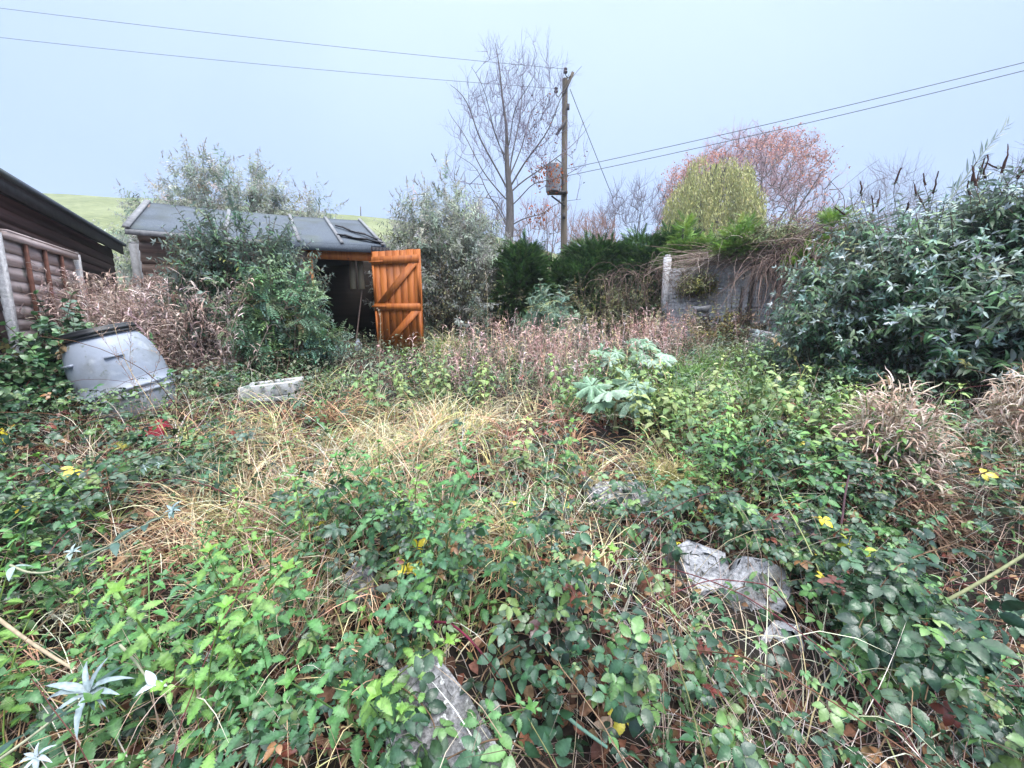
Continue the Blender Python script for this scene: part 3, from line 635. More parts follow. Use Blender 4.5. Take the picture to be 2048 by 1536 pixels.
for px, py, r_ in ((1128, 437, .05), (1136, 220, .05)):
    mb = MB(); a = P(px, py, 15.82); mb.bar(a, a+[0, 0, .2], .10, .06, up=(0, 1, 0)); mb.build('fitting', M['dark_metal'], pole)
def wire(a, b, sag, r_, label):
    a = np.array(a); b = np.array(b); pts = [a+(b-a)*t-np.array([0, 0, sag*4*t*(1-t)]) for t in np.linspace(0, 1, 24)]
    mb = MB(); mb.path(pts, r_, r_, 6); mb.build('power_line', M['wire'], smooth=True, label=label, cat='power line', group='overhead lines')
wire(P(1131, 138, 15.7), P(-400, -35, 14), .12, .006, 'upper overhead line running from pole top to the left')
wire(P(1111, 177, 15.7), P(-400, 28, 14), .15, .006, 'lower overhead line running from the pole to the left')
wire(P(1132, 338, 15.85), P(2400, 36, 11), .10, .010, 'upper overhead line rising from the pole to the right')
wire(P(1132, 352, 15.85), P(2400, 52, 11), .12, .010, 'lower overhead line rising from the pole to the right')
wire(P(1140, 178, 15.9), P(1226, 396, 17.5), .02, .012, 'taut stay wire slanting down right from the pole top')
for px, dd in ((722, 74), (640, 75)):
    a = P(px, 440, dd); mb = MB(); h = hill(a[0], a[1]); mb.bar([a[0], a[1], h-.2], [a[0]+.05, a[1], h+1.5], .14, .14, up=(0, 1, 0)); mb.bar([a[0]+.05, a[1], h+1.5], [a[0]+.05, a[1], h+1.56], .09, .09, up=(0, 1, 0))
    mb.build('fence_post', M['bark'], label='thin fence post on the hill crest '+('right of the shed roof' if px == 722 else 'above the middle of the shed roof'), cat='fence post')

# ------------------------------------------------------------------ trees
BL_NEAR = [leaf(.11, .026, 4, .4, droop=.5+.3*i, fold=.25, vein=.15) for i in range(3)]
def grow(p, d, L, r, lev, out, prm, R):
    """prm: dict of lists per level: n child, angle, ratio, up, wob"""
    n = prm['seg'][lev]; step = L/n; pts = [np.array(p)]; d = np.array(d, float)
    rr = r
    for i in range(n):
        d = d+np.array([R.gauss(0, 1), R.gauss(0, 1), R.gauss(0, 1)])*prm['wob'][lev]+np.array([0, 0, prm['up'][lev]]); d /= np.linalg.norm(d)
        q = pts[-1]+d*step; r1 = r*(1-(i+1)/n*(1-prm['tip'][lev])); out.append((pts[-1], q, rr, r1, lev)); rr = r1; pts.append(q)
        if lev+1 < len(prm['seg']) and (i+1)/n >= prm['start'][lev]:
            k = prm['kids'][lev]; m = int(k)+(R.random() < k-int(k))
            for _ in range(m):
                x = np.cross(d, [0, 0, 1.]) if abs(d[2]) < .95 else np.array([1., 0, 0]); x /= np.linalg.norm(x); y = np.cross(d, x); ph = R.uniform(0, 2*PI); a = math.radians(prm['ang'][lev])*R.uniform(.7, 1.3)
                dd = d*math.cos(a)+(x*math.cos(ph)+y*math.sin(ph))*math.sin(a)
                fr = 1-.55*(i/n)
                grow(q, dd, L*prm['ratio'][lev]*fr*R.uniform(.7, 1.2), max(rr*prm['rr'][lev], prm['rmin']), lev+1, out, prm, R)
def segs(mb, out, sel, sides, C=None):
    o = [s_ for s_ in out if sel(s_[4])]
    if not o: return
    mb.tubes([s_[0] for s_ in o], [s_[1] for s_ in o], [s_[2] for s_ in o], [s_[3] for s_ in o], sides, C)
def poly3(pts, n=8):
    """smooth curve through pixel-derived points"""
    pts = np.array(pts); k = len(pts); t = np.linspace(0, k-1, n*(k-1)+1); out = []
    for u in t:
        i = min(int(u), k-2); f_ = u-i; a = pts[max(i-1, 0)]; b = pts[i]; c = pts[i+1]; d = pts[min(i+2, k-1)]
        out.append(.5*((2*b)+(c-a)*f_+(2*a-5*b+4*c-d)*f_**2+(3*b-a-3*c+d)*f_**3))
    return np.array(out)
def fill_crown(out, nodes, base, ce, ra, n, ntw, R, r0, r1, upb=.2, twl=(.5, 1.2), inner=.35, lim=None, flat=0):
    """hang n branches on existing limb points so that they reach points spread through an ellipsoid, then twigs"""
    nodes = np.array(nodes); r = np.random.default_rng(R.randrange(10**6)); u = rdirs(n, r); u[:, 2] = np.where(u[:, 2] < -.35, -u[:, 2], u[:, 2]); rad = r.uniform(inner, 1, n)**.5*(1+.07*np.sin(u[:, 0]*9+u[:, 2]*5)); T = np.array(ce)+u*np.array(ra)*rad[:, None]
    T = T[np.argsort(np.linalg.norm(T-base, axis=1))]
    for t in T:
        if lim and not lim(t): continue
        dv = t-nodes; ds = np.linalg.norm(dv, axis=1); cost = ds+.30*np.linalg.norm(nodes-base, axis=1)+.9*np.maximum(0, -dv[:, 2]); j = int(np.argmin(cost)); p = nodes[j]; L = ds[j]
        if L < .15*twl[0]: continue
        m_ = p*.5+t*.5+np.array([R.gauss(0, .07), R.gauss(0, .07), R.gauss(-.04, .06)+.0])*L; c = poly3([p, m_, t], 3); k = len(c)-1; rr = min(r0, .35*r0+.010*L)
        for i in range(k): out.append((c[i], c[i+1], rr+(r1-rr)*i/k, rr+(r1-rr)*(i+1)/k, 2))
        nodes = np.concatenate([nodes, c[2:]])
        for _ in range(ntw):
            q = c[R.randrange(2, k+1)]; d = unit(unit(c[-1]-c[-2])*.8+np.array([R.gauss(0, .42), R.gauss(0, .42), R.gauss(0, .35)+upb])); a = arc(q, d, R.uniform(*twl), 4, -.05, .07, R)
            for i in range(4): out.append((a[i], a[i+1], r1*(1-i*.15), r1*(.85-i*.15), 3))
            if R.random() < .7:
                a2 = arc(a[2], d+np.array([R.gauss(0, .5), R.gauss(0, .5), R.gauss(0, .4)]), R.uniform(*twl)*.6, 3, -.04, .07, R)
                for i in range(3): out.append((a2[i], a2[i+1], r1*.7, r1*.5, 3))
def dome_tree(base, ce, ra, r0, nprim, n, ntw, seed, label, tcol, rt=.012, twl=(.5, 1.2), upb=.2, leafcols=None, nleaf=0, lsize=.2, selfun=None, mt='bark_dark', th=.2, rb=None):
    R = random.Random(seed); base = np.array(base, float); ce = np.array(ce, float); t_ = thing('bare_tree', base, label, 'tree'); out = []; nodes = []; H_ = ce[2]+ra[2]-base[2]; top = base+np.array([.01*H_, 0, H_*th]); mb = MB(); mb.path([base-[0, 0, .3], base*.5+top*.5, top], r0, r0*.75, 10)
    for i in range(nprim):
        z = 1-1.15*(i+.5)/nprim; ph = i*2.39996+R.uniform(-.3, .3); h_ = math.sqrt(max(0, 1-z*z)); t = ce+np.array([h_*math.cos(ph), h_*math.sin(ph), z])*np.array(ra)*R.uniform(.8, .95); s_ = top-np.array([0, 0, H_*th*R.uniform(0, .3)]); L = np.linalg.norm(t-s_); m_ = s_*.5+t*.5+np.array([R.gauss(0, .03), R.gauss(0, .03), R.gauss(.03, .03)])*L+np.array([0, 0, .06*L*(1-z)]); c = poly3([s_, m_, t], 6); mb.path(c, r0*.42, r0*.05, 6); nodes += list(c[2:])
    fill_crown(out, nodes, base, ce, ra, n, ntw, R, rb or r0*.2, rt, upb, twl); segs(mb, out, lambda l: l == 2, 4); mb.build('trunk', M[mt], t_, smooth=True)
    m2 = MB(); segs(m2, out, lambda l: l == 3, 3, tcol); m2.build('crown', M['twig'], t_); ends = np.array([s_[1] for s_ in out if s_[4] == 3]); print(label[:30], len(out))
    if nleaf: leaves_on(ends, selfun(ends), nleaf, lsize, leafcols, M['dead'], t_, r=np.random.default_rng(seed), jit=.15)
    return t_
# tall bare tree left of the pole
R = random.Random(11); D0 = 13.0
tb = P(1016, 505, D0); tb[2] = 1.05
tr = thing('bare_tree', tb, 'tall slender bare tree with sky-tinted lavender twigs and last orange leaves beside pole', 'tree')
trunk = poly3([tb, P(1017, 500, D0), P(1020, 440, D0), P(1019, 385, D0), P(1014, 330, D0), P(1013, 260, D0), P(1004, 190, D0), P(998, 130, D0), P(990, 85, D0)], 3)
mb = MB(); mb.path(trunk[:10], .15, .11, 12); mb.path(trunk[9:16], .10, .045, 8); mb.path(trunk[15:], .045, .004, 7)
limbs = [([(1013, 375), (965, 282), (930, 205), (903, 165)], -.8, .07), ([(1018, 372), (1036, 240), (1052, 120)], .6, .065), ([(1019, 376), (1075, 290), (1120, 205), (1163, 128)], -.5, .07),
         ([(1019, 388), (1080, 335), (1145, 295), (1178, 245)], .9, .06), ([(1012, 450), (975, 378), (945, 335), (912, 300)], .5, .05), ([(1020, 452), (1065, 432), (1112, 412), (1160, 395)], -.4, .05),
         ([(1012, 398), (960, 335), (925, 262), (893, 215)], .9, .055), ([(1017, 362), (1060, 240), (1100, 175)], 1.1, .055), ([(1014, 340), (985, 240), (945, 130)], -1.0, .05), ([(1014, 300), (1040, 200), (1075, 140)], -1., .045),
         ([(1018, 415), (1070, 370), (1130, 350), (1165, 330)], -1.1, .045), ([(1011, 440), (985, 400), (950, 390), (930, 360)], -1.1, .04), ([(1010, 310), (985, 260), (965, 190), (960, 140)], .9, .04)]
prm = dict(seg=[6, 6, 5, 4], wob=[.10, .12, .14, .16], up=[.06, .06, .05, .04], tip=[.3, .3, .3, .3], start=[.1, .1, .1], kids=[1.4, 1.35, 1.0], ang=[40, 42, 40], ratio=[.5, .5, .55], rr=[.6, .6, .6], rmin=.0032)
out = []; lp = []
for pts, dep, r_ in limbs:
    q = [P(x, y, D0+dep*(i/(len(pts)-1))) for i, (x, y) in enumerate(pts)]; c = poly3(q, 5); wv_ = np.linspace(0, 1, len(c)); c = c+np.stack([.05*np.sin(wv_*9+dep*5), .05*np.cos(wv_*7), .04*np.sin(wv_*11+dep)], 1)*np.minimum(1, wv_*4)[:, None]; mb.path(c, r_*.42, .004, 7); lp.append(c)
    n = len(c)
    for i in range(3, n):
        for _ in range(2):
            d = unit(c[i]-c[i-1]); a = R.uniform(.5, .9); x = unit(np.cross(d, [0.1, 1, .1])); y = np.cross(d, x); ph = R.uniform(0, 2*PI); dd = d*math.cos(a)+(x*math.cos(ph)+y*math.sin(ph))*math.sin(a)
            L = R.uniform(.5, 1.0)*(1.1-.75*i/n); pass
for i in range(12, len(trunk)):
    for _ in range(3):
        d = unit(trunk[i]-trunk[i-1]); ph = R.uniform(0, 2*PI); a = R.uniform(.5, .9); dd = d*math.cos(a)+np.array([math.cos(ph), math.sin(ph), 0])*math.sin(a); pass
mb.build('trunk', M['bark'], tr, smooth=True)
ce = P(1030, 300, D0); fill_crown(out, np.concatenate([trunk[11:]]+[c[4:] for c in lp]), tb, ce, (2.25, 1.9, 2.75), 640, 3, R, .014, .0034, upb=.5, twl=(.2, .5), inner=.04, lim=lambda p: abs(p[0]-ce[0]) < 2.3-.62*max(0, p[2]-ce[2]-.1))
mb = MB(); segs(mb, out, lambda l: True, 3, (.24, .20, .26)); cr_ = mb.build('crown', M['twig'], tr)  # lavender in the twig colour stands for sky light scattered by thin twigs
ends = np.array([s_[1] for s_ in out if s_[4] >= 2]); print('tree segs', len(out))
def leaves_on(ends, sel, n, size, cols, mt, parent, name='leaves', r=rng, jit=.03):
    e = ends[sel]; e = e[r.integers(0, len(e), n)]+r.normal(0, jit, (n, 3)); mb = MB(); lf = leaf(1, .5, 2, .45, fold=.3)
    scatter(mb, lf, e, frames(rdirs(n, r)+[0, 0, -.5], rdirs(n, r)), r.uniform(.6, 1.2, n)*size, pick(cols, n, .2, r)); return mb.build(name, mt, parent)
g = (ends[:, 0] > P(1070, 0, 13)[0]-.3) & (ends[:, 2] < P(0, 240, 13)[2])
leaves_on(ends, g, 420, .06, [(.34, .10, .03), (.16, .07, .035), (.08, .045, .035)], M['dead'], tr)
# autumn leaf cluster in front of the transformer
cl = np.array([P(x, y, 15) for x, y in ((1085, 350), (1100, 345), (1110, 350), (1105, 365), (1095, 335), (1115, 360), (1075, 352), (1070, 427), (1060, 430), (1088, 428))])
leaves_on(cl, slice(None), 330, .12, [(.55, .13, .025), (.45, .16, .04), (.22, .08, .03)], M['dead'], tr, jit=.2)

def bare_tree(base, height, spread, prm, r0, label, d0=(0, 0, 1), name='bare_tree', tcol=(.2, .16, .19), dome=None, leafcols=None, nleaf=0, lsize=.1, seed=1, group=None, forks=5, trunk_h=.2, ang=(25, 75), selfun=None, limb_r=.5, mt='bark_dark', grp=None):
    R = random.Random(seed); t_ = thing(name, base, label, 'tree', grp); base = np.array(base, float); out = []; top = base+np.array(d0, float)*height*trunk_h
    mb = MB(); mb.path([base-[0, 0, .3], base*.5+top*.5+[.02*height, 0, 0], top], r0, r0*.8, 10)
    for i in range(forks):
        a = math.radians(ang[0]+(ang[1]-ang[0])*R.random()**.8); ph = 2*PI*(i+R.random()*.6)/forks
        dd = np.array([math.sin(a)*math.cos(ph), math.sin(a)*math.sin(ph), math.cos(a)])
        Lh = (height*(1-trunk_h))*math.cos(a)**2+spread*math.sin(a)**2
        if dome is not None:
            s_ = np.array([p_ for p_ in np.arange(.5, 25, .25) if np.linalg.norm((top+dd*p_-np.array(dome[0]))/np.array(dome[1])) < 1]); Lh = (s_[-1] if len(s_) else 3)/.8
        grow(top-[0, 0, height*trunk_h*R.uniform(0, .35)], dd, Lh*.8, r0*limb_r, 0, out, prm, R)
    if dome is not None:
        ce, ra = np.array(dome[0]), np.array(dome[1]); mid_ = np.array([s_[1] for s_ in out]); v = (mid_-ce)/ra; aa = np.arctan2(v[:, 2], v[:, 0]); rad = np.linalg.norm(v, axis=1); lim = 1+.05*np.sin(aa*7+1)+.04*np.sin(aa*17)+.03*np.random.default_rng(seed).normal(size=len(v)); out = [s_ for s_, k in zip(out, rad < lim) if k]
    segs(mb, out, lambda l: l <= 1, 5); mb.build('trunk', M[mt], t_, smooth=True)
    mb = MB(); segs(mb, out, lambda l: l > 1, 3, tcol); mb.build('crown', M['twig'], t_)
    ends = np.array([s_[1] for s_ in out if s_[4] >= 2]); print(label[:30], len(out))
    if nleaf: leaves_on(ends, selfun(ends) if selfun else slice(None), nleaf, lsize, leafcols, M['dead'], t_, r=np.random.default_rng(seed), jit=.25)
    return t_
# large spreading tree behind the willow
b = P(1490, 470, 42); b[2] = 1.2
prm = dict(seg=[9, 7, 5, 4, 3], wob=[.05, .08, .11, .14, .16], up=[.0, .02, .02, .02, .01], tip=[.25, .3, .35, .4, .5], start=[.2, .1, .1, .1], kids=[1.7, 1.5, 1.35, .7], ang=[34, 38, 40, 38], ratio=[.42, .52, .55, .6], rr=[.5, .55, .55, .6], rmin=.014)
ce_ = P(1478, 425, 42)
bt_ = dome_tree(b, (ce_[0], 42, ce_[2]-1.0), (8.0, 8.0, 7.9), .5, 20, 2200, 4, 5, 'large domed tree with reddish outer twigs rising behind the yellow willow', tcol=(.56, .36, .40), rt=.012, th=.12, mt='bark', leafcols=[(.70, .28, .17), (.66, .38, .30), (.58, .32, .27)], nleaf=11000, lsize=.21, selfun=lambda e: (np.linalg.norm((e-np.array([ce_[0], 42, ce_[2]-1]))/np.array([8.0, 8.0, 7.9]), axis=1) > .86)&(np.sin(e[:, 0]*.8+1)+np.sin(e[:, 2]*.9) > -.3))  # pinkish twig colour lightened to include distance haze
prmS = dict(seg=[6, 5, 4, 3], wob=[.08, .12, .14, .16], up=[.05, .05, .04, .03], tip=[.3, .3, .3, .4], start=[.2, .1, .1], kids=[2.0, 1.6, 1.3], ang=[28, 30, 32], ratio=[.5, .55, .6], rr=[.55, .55, .6], rmin=.012)
for (px, py, top, d_, sp_, sd, lb, tc2, fk, an_) in (
    (1262, 480, 365, 38, 4.2, 21, 'feathery bare grey tree between the pole and the willow', (.20, .17, .22), 8, (5, 60)),
    (1762, 500, 322, 48, 4.8, 22, 'rounded bare tree in fog between the big tree and right bush', (.24, .20, .25), 8, (5, 70)),
    (2062, 520, 285, 30, 6.0, 23, 'dark twiggy tree at the right picture edge above the bush', (.16, .12, .14), 10, (5, 80)),
    (1085, 500, 400, 30, 3.2, 24, 'low russet twiggy tree behind the foot of the pole', (.34, .17, .13), 7, (10, 70)),
    (1185, 500, 430, 33, 2.6, 25, 'small pinkish twiggy tree just right of the pole', (.36, .19, .14), 7, (10, 70)),
    (1645, 500, 425, 36, 3.6, 26, 'low pinkish bare tree at the right foot of the large domed tree', (.30, .18, .17), 8, (10, 75)),
    (960, 480, 395, 24, 2.8, 27, 'low bare brown tree behind the bushes left of the tall bare tree', (.24, .18, .18), 7, (10, 70))):
    q = P(px, py, d_); q[2] = 1.2; h_ = P(px, top, d_)[2]-1.2
    dome_tree(q, (q[0], q[1], 1.2+h_*.58), (sp_*.95, sp_*.8, h_*.42), .16, fk+4, 240 if d_ > 30 else 160, 4, sd, lb, tc2, rt=.010 if d_ < 32 else .012, twl=(h_*.05, h_*.13), upb=.6, th=.1)
# willow
wb_ = P(1415, 500, 33); wb_[2] = 1.2; wt = thing('willow_tree', wb_, 'yellow green weeping willow in front of the large domed tree', 'tree')
wtop = P(1415, 306, 33)[2]; wr = 3.5; mb = MB(); mb.path([wb_, wb_+[.2, 0, 4], wb_+[0, 0, 7]], .4, .28, 10); r = np.random.default_rng(31); ws = []
stems = []
for i in range(26):
    ph = r.uniform(0, 2*PI); rad = math.sqrt(r.uniform(0, 1))*.8; e = np.array([wb_[0]+wr*rad*math.cos(ph), wb_[1]+wr*rad*math.sin(ph), wtop-.6-1.9*rad**2-r.uniform(0, .8)])
    m_ = (wb_+[0, 0, 6.5])*.5+e*.5+[0, 0, .8]; c = poly3([wb_+[0, 0, 6], m_, e], 5); mb.path(c, .12, .03, 6); stems.append(c)
mb.build('trunk', M['bark_dark'], wt, smooth=True)
mb = MB(); lf = leaf(1, .22, 2, .4, fold=.2); n = 1250; clump = r.uniform(0, 2*PI, 44); cr_r = np.sqrt(r.uniform(0, 1, 44)); cz_ = r.uniform(-2.0, .7, 44); k = r.integers(0, 44, n)
ph = clump[k]+r.normal(0, .16, n); rad = np.clip(cr_r[k]+r.normal(0, .07, n), 0, 1.04); x0 = wb_[0]+wr*rad*np.cos(ph); y0 = wb_[1]+wr*rad*np.sin(ph); z0 = wtop-.4-3.2*rad**2.4+cz_[k]-r.uniform(0, .3, n); Ls = r.uniform(1.8, 5.0, n)*(.5+.7*rad)
P0 = []; LP = []; LD = []; LT = []
tcol = pick([(.46, .45, .14), (.38, .39, .13), (.54, .50, .17)], n, .12, r)
for j in range(12):
    t0, t1 = j/12, (j+1)/12; a = np.stack([x0+.5*np.cos(ph)*t0*(1-t0)+.04*np.sin(j+ph*9), y0+.5*np.sin(ph)*t0*(1-t0), z0-Ls*t0], 1)
    for _ in range(3):
        LP.append(a+r.normal(0, .09, (n, 3))); LD.append(np.stack([r.normal(0, .3, n), r.normal(0, .3, n), -np.ones(n)], 1)); LT.append(tcol)
LP = np.concatenate(LP); scatter(mb, lf, LP, frames(np.concatenate(LD), rdirs(len(LP), r)), r.uniform(.14, .34, len(LP)), np.concatenate(LT)*r.uniform(.75, 1.2, (len(LP), 1)))
mb.build('crown', M['soft_leaf'], wt)

# ------------------------------------------------------------------ shrubs
def shrub(name, base, rx, ry, h, nst, label, lset, cols, tipcols, mt, seed, shoots=7, shootL=.35, pairs=6, lscale=1., tips=5, tipscale=.5, spikes=0, spikecol=(.10, .055, .04), lean=(0, 0), dirdown=.25, stemcol=(.16, .12, .09), cat='bush', hpow=.5, grp=None, spikeL=.14, spikew=.010, low=.25, ztop=None, rad0=.25, up=.0, tipw=1.0):
    R = random.Random(seed); r = np.random.default_rng(seed); base = np.array(base, float); t_ = thing(name, base, label, cat, grp)
    st = MB(); lp = []; ld = []; lu = []; ls = []; lc = []; sp0 = []; sp1 = []; arcs = []
    for i in range(nst):
        ph = R.uniform(0, 2*PI); rad = R.random()**.5; hh = h*(1-rad**2)**hpow*R.uniform(.72, 1.03) if R.random() > low else h*R.uniform(.15, .6)
        e = base+np.array([rx*rad*math.cos(ph)+lean[0], ry*rad*math.sin(ph)+lean[1], max(hh, .12*h)])
        s0 = base+np.array([rx*rad0*math.cos(ph)*R.random(), ry*rad0*math.sin(ph)*R.random(), -.05])
        m_ = s0*.45+e*.55+np.array([0, 0, h*.10]); c = poly3([s0, m_, e], 5); st.path(c, .003+.0035*h, .002, 5, stemcol); n = len(c)
        for k in range(shoots):
            j = int(n*(.25+.75*(k+R.random())/shoots)); j = min(j, n-1); d = unit(c[j]-c[j-1]); o = unit(np.array([math.cos(ph)*rad+R.gauss(0, .6), math.sin(ph)*rad+R.gauss(0, .6), R.gauss(.15, .5)+up]))
            a = arc(c[j], d*.5+o*.9, shootL*R.uniform(.6, 1.25), 5, .02, .09, R); arcs.append(a)
        arcs.append(arc(c[-1], unit(c[-1]-c[-2])+np.array([0, 0, .2+up]), shootL*R.uniform(.8, 1.3), 5, .02, .07, R))
    A3 = np.array(arcs); n = len(A3); st.tubes(A3[:, :-1].reshape(-1, 3), A3[:, 1:].reshape(-1, 3), .0035, .0028, 3, stemcol)
    base_t = pick(cols, n, .26, r); kb = r.random(n); base_t[kb < .03] = pick([(.26, .19, .10), (.30, .30, .10)], int((kb < .03).sum()), .15, r)
    for j in range(pairs):
        t_f = .12+.8*j/pairs; u = t_f*5; i0 = int(u); f_ = u-i0; p = A3[:, i0]*(1-f_)+A3[:, i0+1]*f_; d = unit(A3[:, i0+1]-A3[:, i0]); rr_ = rdirs(n, r); x = unit(np.cross(d, rr_))
        for sg in (-1, 1):
            lp.append(p); ld.append(d*.55+x*sg+np.array([0, 0, -dirdown])+r.normal(0, .15, (n, 3))); lu.append(np.tile([0, 0, 1.], (n, 1))+d*.4+r.normal(0, .35, (n, 3))); ls.append(r.uniform(.75, 1.15, n)*lscale*(1-.25*t_f)); lc.append(base_t*r.uniform(.8, 1.2, (n, 1)))
    e = A3[:, -1]; d = unit(A3[:, -1]-A3[:, -2]); tt = pick(tipcols, n, .12, r)*r.uniform(tipw*.7, 1.1, (n, 1))
    for j in range(tips):
        x = unit(np.cross(d, rdirs(n, r))); lp.append(e); ld.append(d*r.uniform(.3, 1.4, (n, 1))+x*.9); lu.append(d+r.normal(0, .3, (n, 3))); ls.append(r.uniform(.7, 1.2, n)*lscale*tipscale); lc.append(tt)
    mb = MB(); LP_, LD_, LU_, LS_, LC_ = map(np.concatenate, (lp, ld, lu, ls, lc)); scatter_var(mb, lset, LP_, frames(LD_, LU_), LS_, LC_, r)
    st.build('stems', M['twig'], t_); mb.build('foliage', M[mt], t_)
    if spikes:
        w = e[:, 2]+.25*h*r.random(size=n); idx = np.argsort(-w)[:spikes]
        for i in idx:
            dd = unit(d[i]+r.normal(0, .25, 3)+np.array([0, 0, .2])); L = spikeL*r.uniform(.7, 1.3); c = np.array([e[i]+dd*L*q for q in np.linspace(0, 1, 6)]); cc = np.array(spikecol)*r.uniform(.7, 1.4)
            c = c+np.cumsum(r.normal(0, L*.03, (6, 3)), 0); m2 = MB(); m2.path(c, spikew, spikew*.25, 6, cc); m2.V[0] += r.normal(0, spikew*.25, m2.V[0].shape); m2.build('seed_head', M['dead'], t_)
    print(label[:30], len(LP_)); return t_
LB = [leaf(.12, .034, 4, .38, droop=a, fold=.25, vein=.12) for a in (.3, .8, 1.2)]
LBf = [leaf(.11, .026, 2, .4, droop=a, fold=.25) for a in (.3, .9)]
def gz_(p, dz=0): p = np.array(p); p[2] = H(p[0], p[1])+dz; return p
GREY = [(.05, .13, .055), (.034, .088, .042), (.085, .175, .07), (.13, .20, .09)]; TIPS = [(.55, .62, .58), (.38, .48, .42), (.22, .36, .27)]
# bush in front of the shed
shrub('buddleia_bush', gz_(P(512, 735, 5.25)), .80, .55, 1.98, 120, 'dark grey green leafy bush growing in front of the shed wall', LB, GREY, [(.16, .24, .19), (.12, .20, .14)], 'buddleia', 41, shoots=8, pairs=8, shootL=.36, lscale=.9, low=.4)
shrub('buddleia_bush', gz_(P(455, 720, 5.3)), .45, .3, .85, 30, 'lower dark leafy bush between the dry brown weeds and shed wall', LB, GREY, [(.16, .24, .19), (.12, .20, .14)], 'buddleia', 42, shoots=6, pairs=7, shootL=.3, lscale=.8, low=.35)
# big bush on the right
q = gz_([4.5, 4.2, 0])
shrub('buddleia_bush', q, 1.5, 1.25, 1.72, 340, 'huge grey green buddleia bush with brown seed spikes filling the right side', LB, GREY, TIPS, 'buddleia', 43, shoots=9, pairs=7, shootL=.34, lscale=.98, tips=5, spikes=26, low=.42, spikeL=.17, spikecol=(.085, .045, .038))
q = gz_([5.2, 3.9, 0])
shrub('buddleia_bush', q, 1.2, 1.0, 2.05, 130, 'tall part of buddleia at right edge with one long pale shoot', LB, GREY, TIPS, 'buddleia', 44, shoots=9, pairs=7, shootL=.38, lscale=1.0, tips=5, spikes=7, low=.35, spikeL=.15)
q = gz_([3.35, 4.2, 0])
shrub('buddleia_bush', q, .65, .55, .85, 40, 'low silvery buddleia growth at the left foot of the huge bush', LB, GREY, TIPS, 'buddleia', 45, shoots=6, pairs=6, shootL=.28, lscale=.85, tips=6, low=.5)
# long pale shoot reaching above the right bush
c = poly3([P(1880, 430, 4.3), P(1935, 350, 4.3), P(1975, 295, 4.3), P(2018, 245, 4.3)], 8); mb = MB(); mb.path(c, .008, .002, 5, (.30, .33, .28)); st = mb.build('shoot', M['twig'], label='long pale shoot with narrow leaves rising from the right bush', cat='shoot', smooth=True)
mb = MB(); rr = np.random.default_rng(3)
lp = []; ldd = []
for i in range(2, len(c)-1, 1):
    d = unit(c[i+1]-c[i])
    for sg in (-1, 1): lp.append(c[i]); ldd.append(d*1.0+unit(np.cross(d, [0.1, 1, 0]))*sg*.55+rr.normal(0, .1, 3))
o = None
scatter(mb, leaf(.17, .020, 3, .35, droop=.2), np.array(lp), frames(ldd, rdirs(len(lp), rr)), rr.uniform(.7, 1.1, len(lp))*np.linspace(1.1, .6, len(lp)), pick([(.36, .42, .38), (.26, .33, .28)], len(lp), .1, rr))
V_ = mb.V; o = mb.build('leaves', M['buddleia']); loc = np.array(o.location)-np.array(st.location); o.parent = st; o.location = loc.tolist()
# airy bushes behind the shed, with catkin like tips
GW = [(.46, .50, .40), (.58, .60, .52), (.26, .31, .22)]; TW = [(.60, .60, .56), (.48, .49, .44)]
for (px, d_, rx, ry, top, nst, sd, sk, lb) in ((455, 11.6, 3.0, 1.0, 280, 360, 51, 95, 'airy grey leaved bush with upright pale spikes above the shed roof'), (630, 11.5, 1.35, .8, 372, 120, 52, 20, 'thin arching end of bush above the right half of roof'),
        (875, 9.6, 1.1, .7, 335, 150, 53, 50, 'tall grey leaved bush with pale spikes right of the shed'), (945, 10.4, .95, .8, 385, 110, 54, 20, 'grey leaved bush between the orange door and the bare tree')):
    q = P(px, 600, d_); q[2] = 1.05; h_ = P(px, top, d_)[2]-1.05
    shrub('buddleia_bush', q, rx, ry, h_*.93, nst, lb, LBf, GW, TW, 'pale_leaf', sd, stemcol=(.45, .42, .38), shoots=10, pairs=9, shootL=.52, lscale=1.45, tips=5, spikes=sk, spikew=.012, spikecol=(.36, .33, .31), low=.4, spikeL=.17, rad0=.5, up=.3, hpow=.45)
# dense twiggy thicket right of the door
for (px, d_, rx, h_, sd, lb) in ((905, 9.2, 1.1, 2.1, 61, 'dense brownish green thicket just right of the orange door'), (985, 9.8, .8, 1.8, 62, 'small leaved thicket left of the dark conifer')):
    q = P(px, 600, d_); q[2] = 1.0
    shrub('thicket', q, rx, .6, h_, 60, lb, [leaf(.045, .025, 2, .45, droop=.5)], [(.07, .085, .04), (.12, .11, .05), (.05, .06, .03)], [(.35, .33, .15), (.2, .18, .1)], 'soft_leaf', sd, shoots=8, pairs=7, shootL=.4, tips=3, low=.5, tipscale=.8, up=.3)
# yellow green pinnate shrub in front of the shed doorway
def pinnate(n=5, L=.24, lw=.022, ll=.065, seg=3, droop=.5, rt=(.9, 1, .8)):
    parts = []; p = np.zeros(3); d = np.array([0, 1., .15]); pts = [p]
    for i in range(n+1):
        d = d+np.array([0, 0, -droop/n]); d /= np.linalg.norm(d); p = p+d*L/(n+1); pts.append(p)
        if i < n:
            for sg in (-1, 1): parts.append(xf(leaf(ll*(1-.06*abs(i-2)), lw, seg, .4, droop=.5, fold=.2, vein=.1), p, unit(np.array([sg, .55, -.2])), (0, 0, 1)))
        else: parts.append(xf(leaf(ll, lw, seg, .4, droop=.5, vein=.1), p, d, (0, 0, 1)))
    m = MB(); m.tubes(pts[:-1], pts[1:], .0014, .0012, 3, (.6, .5, .4)); parts.append((m.V[0], m.Q[0], m.C[0])); return merge(parts)
PIN = [pinnate(5), pinnate(4, .2), pinnate(6, .26, droop=.9)]
